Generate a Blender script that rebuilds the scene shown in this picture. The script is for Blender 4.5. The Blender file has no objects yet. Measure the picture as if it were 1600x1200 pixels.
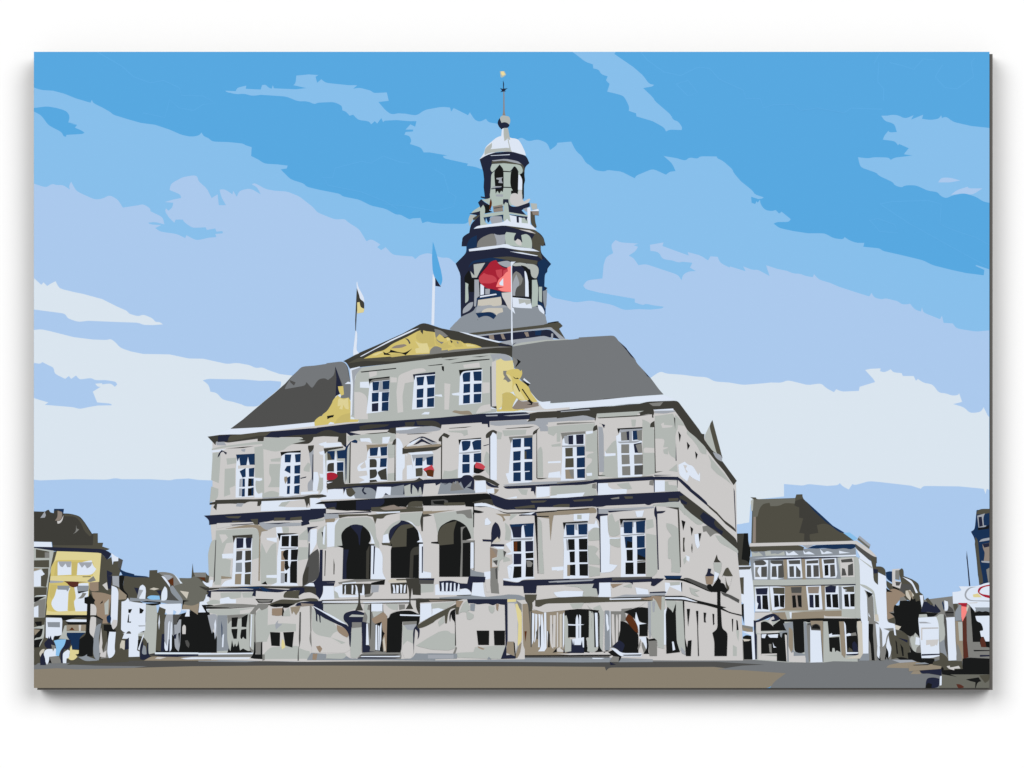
import bpy, math, random
from mathutils import Vector, geometry

# ---------------------------------------------------------------- colours
PAL = dict(
    s1=(88,168,224), s2=(136,191,235), s3=(171,201,237), s4=(218,229,239), s5=(95,174,230),
    w=(221,230,244), st=(203,201,200), sg=(178,183,179), mt=(176,189,182), lg=(160,165,173),
    gy=(139,146,154), mg=(117,120,123), gr=(128,128,125), tp=(142,131,122), dg=(80,80,79),
    ol=(80,78,68), vd=(63,62,57), bk=(26,27,27), nv=(36,40,60), bl=(26,50,84),
    y1=(221,209,150), y2=(209,192,114), y3=(198,182,110), cr=(238,220,160),
    rd=(166,36,54), r2=(196,70,82), pk=(249,135,130), br=(90,49,26), bg=(201,196,184),
    gd=(138,129,113), pv=(112,114,117), pg=(106,106,98), bt=(150,132,114), wr=(215,211,207),
    tn=(148,137,120), rb=(88,48,38),
)
LIGHT = 1.10            # irradiance over pi on the panel's face
def lin(c):
    c = c/255.0
    return c/12.92 if c <= 0.04045 else ((c+0.055)/1.055)**2.4
_mats = {}
def mat(key):
    if key in _mats: return _mats[key]
    m = bpy.data.materials.new('print_ink_' + key); m.use_nodes = True
    b = m.node_tree.nodes['Principled BSDF']
    c = PAL[key]
    b.inputs['Base Color'].default_value = (*[min(1.0, lin(v)/LIGHT) for v in c], 1)
    b.inputs['Roughness'].default_value = 0.9
    b.inputs['Specular IOR Level'].default_value = 0.0
    _mats[key] = m
    return m
def plain(name, col, rough=0.8, spec=0.0):
    m = bpy.data.materials.new(name); m.use_nodes = True
    b = m.node_tree.nodes['Principled BSDF']
    b.inputs['Base Color'].default_value = (*col, 1)
    b.inputs['Roughness'].default_value = rough
    b.inputs['Specular IOR Level'].default_value = spec
    return m

# ---------------------------------------------------------------- places
# the panel is 1.493 m wide and 0.994 m high; one unit of the drawing is one millimetre
CZ = 1.5
DEPTH = 0.046            # thickness of the panel
GAP = 0.002              # hair of air between its back and the wall
FRONT = -(GAP + DEPTH)   # y of the panel's face; the wall is y = 0
STEP = 9e-6              # thickness of one ink layer
def X(px): return (px - 800.0)/1000.0
def Z(py): return CZ + (600.0 - py)/1000.0
TILE = dict(G=(0,0,1), A=(40,60,2.66667), B=(600,60,2.66667), C=(1000,60,2.66667), D=(40,430,2.66667), E=(1000,430,2.66667),
    T1=(690,100,8), T2=(690,230,8), T3=(690,370,8), M=(500,500,8), N=(690,500,8), L=(500,380,8), K=(310,540,8), R=(880,510,8),
    a1=(310,660,8), a2=(500,640,8), a3=(690,640,8), a4=(870,630,8), a5=(1000,610,8),
    b1=(310,790,8), b2=(500,780,8), b3=(690,780,8), b4=(870,770,8), b5=(1030,750,8),
    c1=(310,900,8), c2=(480,900,8), c3=(650,900,8), c4=(820,900,8), c5=(990,870,8),
    l1=(50,780,10), l2=(50,900,10), l3=(180,870,10), l4=(180,960,10), l5=(50,970,10),
    r1=(1140,760,8), r2=(1140,910,8), r3=(1260,760,10), r4=(1300,870,10), r5=(1300,960,10), r6=(1420,780,10), r7=(1420,880,10), r8=(1420,970,10),

)
col = bpy.context.scene.collection
def read_points(tile, toks):
    t = TILE[tile]; pts = []
    for k in toks:
        if k.endswith(':'): t = TILE[k[:-1]]; continue
        a, b = k.split(',')
        x = t[0] + float(a)/t[2]; y = t[1] + float(b)/t[2]
        p = (min(max(x, 53.0), 1546.0), min(max(y, 81.0), 1075.0))
        if not pts or abs(p[0]-pts[-1][0]) + abs(p[1]-pts[-1][1]) > 1e-3: pts.append(p)
    return pts
def soften(pts):
    """round the gently turning corners of an outline, keep its sharp ones"""
    for _ in range(2):
        out = []; n = len(pts)
        for i in range(n):
            p, a, b = pts[i], pts[i-1], pts[(i+1) % n]
            u = (p[0]-a[0], p[1]-a[1]); v = (b[0]-p[0], b[1]-p[1])
            lu, lv_ = math.hypot(*u), math.hypot(*v)
            if lu < 0.6 or lv_ < 0.6: out.append(p); continue
            c = max(-1, min(1, (u[0]*v[0]+u[1]*v[1])/(lu*lv_)))
            if 12 < math.degrees(math.acos(c)) < 62:
                du, dv = min(0.25*lu, 3.0)/lu, min(0.25*lv_, 3.0)/lv_
                out.append((p[0]-u[0]*du, p[1]-u[1]*du)); out.append((p[0]+v[0]*dv, p[1]+v[1]*dv))
            else: out.append(p)
        pts = out
    return pts
def stroke(pts, w):
    L = []; R = []
    for i, p in enumerate(pts):
        a = pts[max(0, i-1)]; b = pts[min(len(pts)-1, i+1)]
        dx, dy = b[0]-a[0], b[1]-a[1]; n = math.hypot(dx, dy) or 1
        L.append((p[0]-dy/n*w/2, p[1]+dx/n*w/2)); R.append((p[0]+dy/n*w/2, p[1]-dx/n*w/2))
    return [[L[i], L[i+1], R[i+1], R[i]] for i in range(len(pts)-1)]

order, shapes = [], {}
placed = []
def layer_of(pts):
    x0 = min(p[0] for p in pts); x1 = max(p[0] for p in pts); y0 = min(p[1] for p in pts); y1 = max(p[1] for p in pts)
    lv = 0
    for q in placed:
        if q[4] > lv-1 and q[0] < x1 and q[1] > x0 and q[2] < y1 and q[3] > y0: lv = max(lv, q[4] + 1)
    placed.append((x0, x1, y0, y1, lv))
    return lv
def read(text):
    cur = None
    for line in text.strip().splitlines():
        line = line.strip()
        if not line or line[0] == '#': continue
        if line[0] == '@':
            cur = line[1:]
            if cur not in shapes: shapes[cur] = []; order.append(cur)
            continue
        f = line.split()
        if f[0][0] == '~':
            pts = read_points(f[2], f[3:])
            for q in stroke(pts, float(f[1])): shapes[cur].append((f[0][1:], q, layer_of(q)))
        else:
            pts = read_points(f[1], f[2:])
            if len(pts) > 4: pts = soften(pts)
            shapes[cur].append((f[0], pts, layer_of(pts)))

read('''
@sky
s1 G 53,81 1546,81 1546,1075 53,1075
@sky/cloud:streak
s2 A 35,205 65,215 115,218 160,230 210,250 270,268 276,256 282,270 320,288 355,308 365,318 430,338 480,352 540,360 600,380 650,402 690,410 722,405 733,392 742,408 762,415 778,430 845,432 905,438 918,446 942,453 940,490 970,505 995,522 1050,525 1092,530 1088,542 1063,546 1105,588 1160,605 1170,618 1220,630 1280,642 1310,648 1320,658 1390,672 1440,697 1500,710 1545,735 1560,733 1600,755 B: 115,750 152,748 160,770 180,762 200,768 240,772 345,773 480,600 555,420 575,412 600,430 640,420 680,435 692,465 720,445 722,435 780,430 800,470 825,490 840,518 860,530 880,550 920,555 930,548 990,555 1045,583 1050,572 1120,543 1175,568 1190,555 1215,553 1200,520 1165,490 1225,500 C: 165,503 190,510 205,495 240,502 250,491 320,492 322,500 345,510 385,545 390,560 420,595 470,635 478,650 515,662 510,668 480,670 490,685 500,672 502,690 520,715 550,720 565,715 580,730 590,722 628,753 620,765 570,765 557,772 580,790 640,803 700,812 770,812 805,832 845,838 853,828 870,840 900,852 935,852 930,868 1000,875 1010,885 1090,903 1140,915 1180,925 1220,945 1300,965 1360,978 1432,987 1435,965 1398,948 1400,944 1455,962 G: 1546,1040 53,1040
s1 C 463,660 490,668 480,690 465,685
@sky/cloud:patch
s1 A 35,290 90,283 130,290 170,302 185,325 178,350 205,355 185,355 215,360 205,372 232,383 245,392 240,398 170,402 168,410 158,408 150,390 95,362 65,320 35,305
@sky/cloud:wisp
s2 A 833,218 875,220 882,205 920,197 917,210 980,213 985,195 1000,192 1012,205 1025,210 1030,195 1035,208 1125,212 1170,207 1115,195 1125,187 1128,155 1180,150 1220,153 1208,160 1215,185 1232,170 1250,185 1345,195 1382,195 1365,210 1390,205 1440,218 1450,228 1505,225 1513,260 1470,265 1500,300 1525,318 1560,310 1600,325 B: 135,322 135,345 A: 1600,345 1540,340 1495,342 1490,350 1482,332 1465,355 1455,345 1440,358 1430,345 1385,340 1365,318 1350,322 1335,305 1320,300 1318,280 1285,265 1215,268 1205,275 1175,262 1135,262 1085,242 980,235 945,240 910,230 880,233 835,223
@sky/cloud:tongue
s2 B 0,297 30,318 80,312 135,322 170,298 240,285 275,288 280,305 290,290 350,320 358,308 378,340 400,348 425,335 435,350 480,356 520,420 480,560 405,545 380,535 345,530 350,522 250,500 245,490 265,488 190,475 165,475 155,455 108,440 115,425 105,405 85,402 90,390 120,388 122,380 90,380 110,358 130,368 135,345 60,340 0,343
@sky/cloud:upper
s2 B 785,56 810,75 840,98 870,108 872,125 895,130 905,150 932,158 925,175 940,190 930,222 965,230 1000,240 1022,285 1020,302 1050,312 1052,325 1120,345 1168,372 1175,388 1190,380 1240,382 1243,370 1225,345 1205,340 1195,318 1130,262 1120,245 1080,207 1120,200 1125,193 1105,190 1080,155 1040,120 960,65 965,56
@sky/cloud:side
s2 C 1005,322 1030,322 1050,318 1075,320 1105,335 1140,320 1130,338 1180,318 1175,335 1210,340 1245,335 1255,320 1258,332 1275,325 1305,348 1380,365 1456,373 1456,685 1430,680 1400,660 1350,645 1300,655 1275,667 1250,655 1240,640 1200,635 1150,612 1105,612 1090,622 1060,612 1055,600 995,572 985,560 918,537 908,495 950,500 975,495 1035,496 1045,506 1060,497 1135,488 1100,483 1105,475 1120,458 1080,440 1075,445 1062,428 1012,422 1018,405 1035,385 1040,392 1070,390 1060,355 1020,345
s3 C 1242,600 1255,580 1290,580 1335,592 1290,600
s3 C 1295,652 1320,632 1365,618 1370,625 1427,625 1385,652 1345,645
@sky/cloud:pale
s3 A 35,605 85,622 110,605 130,612 155,610 185,630 180,615 190,597 210,635 240,650 290,672 320,668 350,652 385,672 405,705 470,695 490,690 520,708 520,720 572,745 578,775 540,765 510,768 520,775 565,778 540,790 560,805 630,815 665,832 670,820 712,842 765,830 795,828 790,815 823,812 820,803 795,805 790,792 755,798 750,787 695,790 660,765 655,755 625,755 620,768 600,750 580,720 585,708 595,718 612,705 615,685 580,682 612,672 648,665 645,650 600,632 605,605 655,578 700,570 716,575 720,595 755,625 775,665 800,650 805,695 835,695 815,660 808,630 830,628 862,650 865,635 880,660 890,635 930,625 950,632 980,650 965,620 942,608 955,602 1000,628 1040,635 1090,638 1140,658 1200,705 1215,725 1290,755 1330,752 1342,765 1390,795 1420,845 1440,835 1478,858 1465,870 1482,882 1500,870 1530,902 1600,908 B: 120,908 130,920 150,902 185,893 240,915 270,912 300,940 480,1040 680,1055 700,1080 750,1090 800,1100 860,1092 950,1110 1000,1132 1060,1128 1110,1130 1160,1125 1165,1118 1120,1112 1090,1105 1080,1112 1045,1100 1045,1085 900,1060 840,1045 830,1030 845,1008 910,1000 915,945 925,910 955,895 945,860 965,840 985,850 1060,855 1040,862 1058,868 1050,885 1020,905 1040,915 1060,945 1090,940 1120,950 1180,970 1225,985 1240,1008 1245,985 1270,970 1300,970 1275,955 1285,935 1240,930 1230,935 1200,925 1160,920 1145,890 1110,885 1108,860 1165,850 1160,865 1270,905 1265,890 1320,905 1350,925 1360,908 1390,910 1400,935 1440,955 C: 375,950 440,970 430,950 470,965 490,963 540,990 525,945 570,960 610,968 640,980 665,980 690,990 720,995 725,982 745,1005 790,1018 830,1035 900,1058 955,1075 965,1060 975,1080 1010,1088 1020,1082 1075,1095 1090,1108 1115,1108 1125,1105 1145,1130 1170,1138 1175,1120 1180,1142 1250,1170 1258,1155 1265,1185 1305,1188 E: 1305,205 1320,222 1400,235 1455,230 G: 1546,1040 53,1040
@sky/cloud:low_streak
s4 D 35,12 65,40 75,30 90,45 105,35 125,25 140,55 200,70 240,78 320,100 380,130 425,150 430,160 470,172 490,163 530,180 540,195 560,195 572,205 530,208 490,207 470,198 380,195 260,190 220,195 175,180 165,160 35,143
@sky/cloud:low_bank
s4 D 35,228 65,225 110,235 200,258 280,268 340,270 355,265 375,280 395,303 440,318 490,328 600,330 680,347 740,348 840,370 880,365 935,375 960,388 985,383 1010,395 1060,412 1110,418 1300,480 E: 0,460 55,420 85,400 110,410 180,415 230,422 280,425 310,443 370,447 430,457 520,450 545,447 590,448 615,437 700,458 755,450 775,470 808,487 818,475 840,485 912,482 915,465 980,445 970,430 938,395 960,390 1003,388 1000,400 1020,405 1045,392 1055,405 1090,408 1095,420 1140,420 1150,440 1158,432 1180,448 1220,455 1245,490 1275,492 1300,502 1325,500 1330,492 1342,528 1305,537 1350,550 1375,575 1420,570 1432,550 1450,588 1455,590 1455,895 1445,890 1440,912 1432,890 1330,880 1180,878 1170,890 1130,877 1000,862 955,858 895,875 885,870 870,893 845,880 832,866 825,875 780,878 700,870 680,877 600,870 600,922 480,935 460,950 455,1030 400,1040 0,900 D: 900,860 770,855 720,853 680,847 620,850 605,855 520,850 400,850 375,845 340,852 200,850 60,855 35,852
s3 D 35,365 60,370 70,362 95,375 118,385 120,410 165,432 180,420 190,432 210,418 225,435 245,432 275,428 290,438 330,437 375,443 382,455 372,465 355,450 320,455 318,450 290,452 300,465 313,465 280,485 298,530 355,535 360,542 300,543 260,550 225,558 200,550 80,540 95,530 60,520 35,512
s3 K 55,435 120,415 350,420 560,422 760,440 900,438 1035,450 1030,520 740,762 590,760 540,735 440,705 300,675 230,590 150,575 130,490
@sky
~s5 1.1 A 300,57 400,115 450,160 520,185 575,175 640,205 650,238 740,240 790,270 740,275 700,300 640,290 600,255 580,330 490,310
~s5 1.1 A 1600,520 1560,515 1490,490 1440,520 1400,512 1290,540 1280,580 1240,580 1260,612 1400,640 1500,680 1550,710
~s5 1.1 B 210,545 250,570 270,640 300,660 290,700 220,720 100,700 0,690
~s5 1.1 C 5,60 30,90 100,140 170,155 240,120 290,125 330,170 430,215 440,250 500,250 515,290 560,275 640,275 670,300 740,290 850,310 880,290 1010,295
~s5 1.1 C 1015,260 1015,210 990,180 995,100 975,105 1000,60
~s5 1.1 C 1040,100 1100,115 1140,130 1180,85 1230,90
~s5 1.1 C 1260,110 1230,160 1270,205 1320,210 1390,160 1380,100 1395,80
~s5 1.1 C 1000,690 1050,680 1200,675 1255,690 1250,775 1310,800 1400,830 1455,860
~s5 1.1 C 1000,690 1120,770 1300,870 1455,955
~s5 1.1 C 955,755 1000,805 1075,810 1060,775 990,750 955,760
~s5 1.1 C 150,190 200,240 240,225 200,175 150,190
''')
read('''
@town_hall/tower
nv T2 345,1100 380,1030 420,1012 600,985 780,965 960,1000 1190,1040 1290,1180 1300,1230 250,1240 255,1150 330,1095
nv T3 255,40 265,0 330,-45 400,-70 1200,-70 1270,0 1290,60 1270,120 1240,110 1240,200 1370,340 1320,400 1325,440 1290,465 1285,620 1325,640 1300,660 1300,970 1200,950 240,1000 235,470 175,335 310,200 310,110 265,95
bl T3 330,390 380,300 620,260 840,270 760,300 600,310 400,320
bl T3 310,110 350,20 440,-20 440,130 345,155 315,200
bl T3 1200,320 1280,270 1365,340 1310,400 1320,440 1285,470 1285,620 1290,700 1240,660 1190,520 1220,420
ol T3 640,260 840,245 1200,300 1190,350 1080,330 920,320 820,290
ol T3 1120,30 1190,-60 1260,0 1290,60 1270,120 1240,110 1240,200 1140,150
gr T3 440,130 450,60 500,10 600,-35 655,-40 700,0 685,60 680,125
lg T3 655,-40 700,-20 800,-30 790,100 680,125 690,60
mt T3 790,-30 810,-60 930,-45 905,0 905,45 960,60 1010,70 995,-20 1060,-40 1110,0 1130,60 1130,145 870,112 800,90
st T3 915,60 950,25 985,40 1000,70 1000,110 950,105
ol T3 840,145 1000,165 1240,195 1260,290 1200,240 1000,200
w T3 340,155 500,130 720,105 810,85 880,120 1130,145 1225,185 1000,170 760,132 560,160 345,182
w T3 850,182 1000,195 1205,235 1190,243 960,205
sg T3 400,345 545,325 480,430 440,510 380,510 360,430 410,485
bk T3 465,480 540,390 580,350 540,450 480,520 488,725 470,720
bk T3 280,500 340,420 380,520 465,515 465,535 410,535 405,690 345,690 335,600 290,580
mt T3 297,570 335,590 330,640 340,800 295,830
lg T3 410,535 465,535 475,740 440,760 435,870 405,870 410,690
w T3 485,590 530,610 530,720 485,730
lg T3 545,650 605,650 600,715 545,720
bl T3 610,660 750,690 760,760 600,720
gy T3 100,1160 240,1000 400,930 440,850 790,850 830,890 1130,860 1200,870 1300,970 1310,1060 1280,1095 880,1140 480,1180 200,1190
w T3 480,740 680,710 690,725 480,760
bl T3 440,765 760,735 760,770 455,800 440,880 430,880
bg T3 455,790 740,750 755,830 740,865 600,870 450,860
lg T3 440,870 620,850 640,870 790,850 830,880 600,900 430,950
bg T3 500,930 560,890 760,890 770,940 700,960 690,985 650,940 500,950
bl T3 425,955 620,935 685,985 650,1030 590,990 520,990 465,1015
nv T3 370,1110 455,1030 455,1150 435,1115
lg T3 265,900 350,820 395,815 390,870 340,930 265,960
lg T3 690,320 820,295 870,320 865,370 820,385 750,360
st T3 750,700 870,690 870,920 830,890 790,800 760,760
sg T3 870,340 960,320 1080,335 1110,410 1010,360 900,370
nv T3 885,400 960,360 1030,380 1060,480 960,430 890,460
gr T3 885,470 930,430 990,460 1030,560 1035,745 885,740
lg T3 890,560 935,470 980,590 935,660 925,735 890,735
dg T3 940,625 1000,600 1020,500 1040,560 1040,745 920,740 920,690
w T3 1035,430 1060,430 1085,560 1090,750 1045,745 1045,560
bk T3 990,355 1060,370 1110,430 1130,540 1125,770 1090,755 1085,560 1060,440
bk T3 885,735 1120,765 1120,785 885,750
sg T3 1065,335 1170,345 1215,390 1210,470 1180,525 1120,500 1110,400
bk T3 1115,512 1190,520 1190,534 1120,530
mt T3 1130,540 1190,535 1210,640 1200,860 1125,880 1130,700
w T3 885,755 1110,780 1130,895 1000,890 890,880
sg T3 960,775 1110,785 1120,830 1060,850 1040,820 970,840
mt T3 1215,625 1255,625 1255,820 1215,800
gy T3 1265,680 1320,660 1310,870 1290,895 1270,800
bl T3 1200,800 1260,830 1300,910 1300,970 1200,870
w T3 1200,850 1250,860 1290,940 1282,970 1215,920
w T3 870,880 900,890 920,965 890,935
@town_hall/tower:belfry
nv T2 475,150 560,100 630,70 850,50 900,60 1060,105 1097,200 1040,250 1035,370 1045,420 1030,460 1030,640 1000,680 620,680 560,650 490,630 490,615 540,622 525,500 530,400 520,310
w T2 610,103 855,88 850,97 620,108
ol T2 630,165 780,150 980,185 1040,250 1035,320 1000,300 1000,230 780,195 625,205
lg T2 630,165 800,145 960,175 1000,215 960,205 780,165 640,178
mt T2 615,500 620,340 645,315 700,270 1000,320 1010,540 1010,720 640,740 620,640 600,620
bk T2 655,300 725,217 775,280 775,500 765,560 745,545 720,580 700,545 675,580 668,480
bk T2 863,310 915,235 960,300 960,520 950,590 905,572 868,585 868,545 890,540 865,500 858,440
mt T2 630,210 780,200 990,220 1020,290 1000,335 975,335 945,270 920,240 900,240 865,300 775,300 770,270 725,215 655,300 630,312 605,275
bk T2 770,294 870,302 870,313 770,309
bk T2 765,494 890,498 892,510 765,507
w T2 960,345 985,345 1010,400 1005,535 955,530
bk T2 975,340 1030,310 1045,420 1028,470 1030,645 1005,600 1010,400
lg T2 685,385 765,375 745,400 765,450 710,445 720,410 685,400
nv T2 620,515 750,498 760,510 620,527
lg T2 620,510 650,488 755,488 740,500
lg T2 680,590 770,590 765,620 680,615
@town_hall/balcony:tower
nv T2 345,830 485,795 485,860 490,975 400,1010 340,1100 365,960 440,890 440,850
sg T2 330,900 360,840 430,850 390,900 350,990
ol T2 390,890 440,850 485,850 440,890 400,920
mt T2 400,790 480,740 500,780 480,800 370,825
nv T2 455,690 495,650 540,690 600,720 620,790 540,740 490,765
mt T2 545,650 600,640 620,610 640,740 600,720 500,655
st T2 870,585 920,570 955,590 965,540 1000,540 1005,640 1030,680 1090,640 1110,650 1080,700 1000,735 930,745 870,715 850,650
bk T2 535,725 600,720 595,790 640,810 540,830
br T2 600,690 615,640 632,690 620,760 595,790
tp T2 640,740 760,715 770,800 650,815
dg T2 655,755 770,738 770,750 655,770
nv T2 770,650 835,650 840,710 870,740 940,745 1100,690 1105,740 1030,770 1000,790 1060,850 1075,870 840,830 830,700 800,690 780,720 765,700
mt T2 480,770 520,720 545,760 540,840 520,870 550,950 600,970 485,980
bl T2 520,870 780,825 770,930 750,870 650,860 610,870 600,930 580,945 555,880 545,940
lg T2 600,890 640,860 750,865 765,935 630,965
w T2 840,840 1070,870 1100,965 860,940
nv T2 935,865 965,870 968,950 940,945
mt T2 1000,885 1070,890 1090,970 1000,960
nv T2 840,840 1075,870 1060,925 1040,885 1000,885 940,865 860,850
mt T2 510,860 540,835 780,800 1075,850 1080,870 840,832 520,878
mt T2 778,720 800,685 832,710 840,800 865,935 780,940 770,900
lg T2 1020,770 1085,750 1075,810 1045,800
w T2 1070,760 1110,750 1115,795 1210,770 1215,800 1110,805 1110,965 1080,965
sg T2 1110,700 1190,705 1195,770 1130,785
ol T2 1110,800 1215,800 1215,855 1165,850 1170,930 1190,1000 1170,1010 1115,965
tp T2 1130,805 1215,805 1215,850 1140,845
w T2 405,1020 440,985 780,935 820,895 850,935 1110,955 1190,1035 960,1000 780,978 600,995
ol T2 800,982 960,1000 1160,1030 1200,1060 1290,1180 1290,1200 1200,1200 1190,1130 1150,1080
st T2 960,1025 1100,1040 1180,1080 1100,1065
@town_hall/dome
w T1 470,1195 530,1120 545,1040 600,990 690,915 745,900 755,800 830,800 850,915 865,925 950,935 990,985 1040,1090 1055,1145 880,1095 700,1095 560,1140
sg T1 545,1050 630,985 630,1040 610,1065 835,1045 860,1060 880,1098 780,1092 600,1110 540,1140 535,1110
sg T1 775,802 830,802 858,945 850,950 825,920 820,940 785,965 775,880
sg T1 822,930 832,920 850,1010 865,1060 850,1060
@town_hall/weather_vane
sg T1 725,670 760,640 800,648 845,655 862,700 850,760 800,790 740,745
nv T1 725,675 748,735 790,725 830,740 850,765 830,800 770,800 750,818 720,790 698,745 705,710
tp T1 772,345 784,345 788,600 800,645 760,640 770,600
nv T1 768,205 782,240 778,305 800,308 830,298 790,330 805,342 770,345 735,352 755,330 728,300 768,312 768,290
mt T1 728,92 785,88 808,135 760,172 738,165
cr T1 740,92 775,92 795,130 765,148 745,130
@town_hall/roof:skirt
gy N 100,110 200,0 1310,0 1320,40 1280,60 880,105 480,160 330,165 200,140
ol N 330,165 880,105 1270,60 1330,40 1460,15 1515,75 1470,110 1545,235 1490,230 1380,100 900,140 420,190
bk N 1325,35 1440,14 1470,18 1450,30 1330,45
lg N 420,192 900,140 1370,88 1390,110 1550,240 1480,248 1360,110 900,155 480,205
nv N 480,203 900,155 1360,115 1475,240 1350,215 1130,225 890,250 740,270 600,240
tp N 590,190 650,188 660,245 600,240
tp N 735,175 770,170 800,240 760,240
tp N 1030,155 1080,150 1095,205 1060,210
bl N 1170,135 1250,125 1240,190 1170,190
lg N 740,275 860,250 1110,222 1290,195 1400,240 1110,275 930,310 870,330 740,300
lg N 1370,170 1395,168 1392,240 1370,240
nv N 880,320 940,280 900,295
@town_hall/roof
mg N 870,332 1000,310 1300,265 1600,245 R: 130,162 195,150 195,138 640,112 690,180 800,290 900,410 920,460 1010,555 1100,655 1200,790 1255,850 900,875 400,925 0,950 N: 1360,1040 1210,1015 950,700 880,480
sg N 890,330 900,312 1000,282 1300,247 1580,238 1590,246 1300,265 1000,312
nv R 695,185 790,270 800,290 895,405 850,380 800,310
nv R 1010,560 1100,655 1050,620
dg R 195,930 340,925 200,935
dg R 495,905 720,890 510,915
w R 0,955 400,925 700,895 1255,855 1420,922 1080,940 480,1000 0,1020
@town_hall/roof:left
dg K 400,1040 560,920 700,800 830,690 960,585 1085,475 1160,390 1235,320 1290,262 1450,250 1600,228 M: 80,540 290,515 350,580 385,800 330,900 200,940 100,1140 20,1200 K: 1545,900 1460,955 800,1020
mg K 1090,510 1160,395 1235,320 1290,262 1450,250 1600,228 M: 80,540 290,515 340,580 360,700 300,700 190,580 180,690 100,750 60,725 K: 1580,405 1500,420 1430,525 1410,525 1350,455 1335,500 1080,545
dg K 1140,430 1215,460 1195,500 1150,460
mg M 190,585 330,560 360,700 385,800 380,1000 250,1000 290,830
nv M 190,580 215,640 275,825 240,850 240,930 195,950 205,720
y2 M 225,830 290,825 300,930 265,945 235,890
w K 400,1042 800,1020 1460,955 1490,950 1510,1020 1380,1035 1050,1065 800,1080 580,1110 250,1115 120,1140
w M 310,800 350,770 385,780 385,798
@town_hall/scroll
y2 a2 0,80 30,80 M: 30,1180 90,1140 150,1040 160,1000 220,940 270,985 360,970 385,1020 380,1200 a2: 380,120 485,125 470,165 350,180 150,205 0,225 -65,205 -75,140
y1 M 220,1080 225,990 250,975 300,1000 350,970 360,1115 320,1115 290,1060
w a2 85,200 130,155 175,165 180,205
y3 a2 190,150 260,70 380,40 380,135 350,170 190,195
y1 M 240,1110 270,1050 290,1065 280,1120
bk a2 88,80 175,65 165,95 130,100 92,120
@town_hall/pediment
vd M 290,515 500,405 720,310 1030,170 1270,40 1330,42 1520,105 N: 220,148 480,205 740,285 885,325 880,470 840,440 600,420 0,475 M: 900,545 400,600 375,610 330,530
ol M 340,545 480,470 560,480 1520,420 N: 440,355 100,385 0,420 M: 900,520 560,510
gr M 1100,440 1520,390 N: 300,350 740,330 880,340 700,345 0,415 M: 1300,440
y2 M 545,482 700,400 800,380 900,300 1090,210 1230,135 1280,125 1330,140 1430,150 1500,180 N: 0,192 40,230 80,213 110,240 150,250 250,265 280,295 330,288 430,310 505,342 440,350 120,372 M: 1520,410 1100,440
y3 M 1230,140 1420,150 1430,260 1440,330 1340,340 1290,300 1200,250 1200,180
y3 N 120,260 240,260 270,330 180,340
y3 M 1440,235 1490,275 1550,292 1600,270 1600,345 1520,340 1445,305
y3 N 60,300 140,330 60,362 0,362 0,320
y1 N 300,300 400,312 430,330 320,332
y1 N 60,222 100,225 110,250 70,260
vd N 108,245 138,268 128,292 112,272
gr N 190,262 215,285 205,300 190,280
y1 M 640,440 760,395 790,400 700,445
y3 M 850,450 1000,400 1060,445 900,465
y1 M 1190,260 1240,295 1340,290 1370,380 1365,410 1200,415 1190,360 1240,345
gr M 1375,370 1440,318 1520,350 1520,380 1600,370 1600,400 1370,425
gr M 1430,110 1500,170 1450,225 1490,270 1550,275 1520,300 1450,250
gr M 1430,110 1520,130 1600,200 1560,220 1500,180 1440,150
tp M 890,355 930,320 1060,298 1085,320 1010,350
bk M 790,395 830,420 875,395 880,370 970,398 1040,412 1090,395 1155,355 1090,420 1070,440 1010,412 880,405 850,415 890,440 800,435
dg M 1060,225 1110,240 1132,290 1115,300 1100,260
vd M 1250,135 1285,180 1290,130 1340,135 1290,120
w M 500,455 660,370 870,255 1150,125 1240,97 1130,155 900,260 690,365 515,460
w N 210,145 300,158 740,275 720,287 550,245 400,205
nv N 700,300 830,305 890,325 720,322
''')
read('''
@pavement
gr G 53,1012 1546,1012 1546,1050 53,1050
ol G 56,900 110,880 180,900 205,930 250,960 330,960 330,1046 53,1046
gr G 1155,1000 1300,980 1420,940 1500,930 1546,930 1546,1046 1155,1046
@pavement
mg G 53,1036 1546,1030 1546,1050 53,1050
dg G 97,1040 140,1032 330,1033 480,1034 700,1034 1120,1034 1220,1040 1220,1050 53,1050
gy c1 0,1050 800,1040 1600,1035 c4: 1600,1010 1600,1075 700,1080 0,1075 c2: 900,1062 300,1062 c1: 1200,1075 800,1060 600,1075 0,1068
mg G 53,1039 100,1038 150,1040 230,1041 190,1046 53,1049
@square
gd G 53,1046 90,1044 120,1046 300,1041 420,1040 520,1040 700,1041 820,1041 945,1042 947,1048 952,1043 1115,1042 1160,1047 1228,1052 1210,1065 1203,1075 53,1075
@road
mg G 1120,1046 1160,1040 1250,1036 1300,1034 1350,1026 1400,1031 1445,1034 1480,1040 1546,1045 1546,1075 1203,1075 1210,1065 1228,1052 1160,1047
''')
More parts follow.
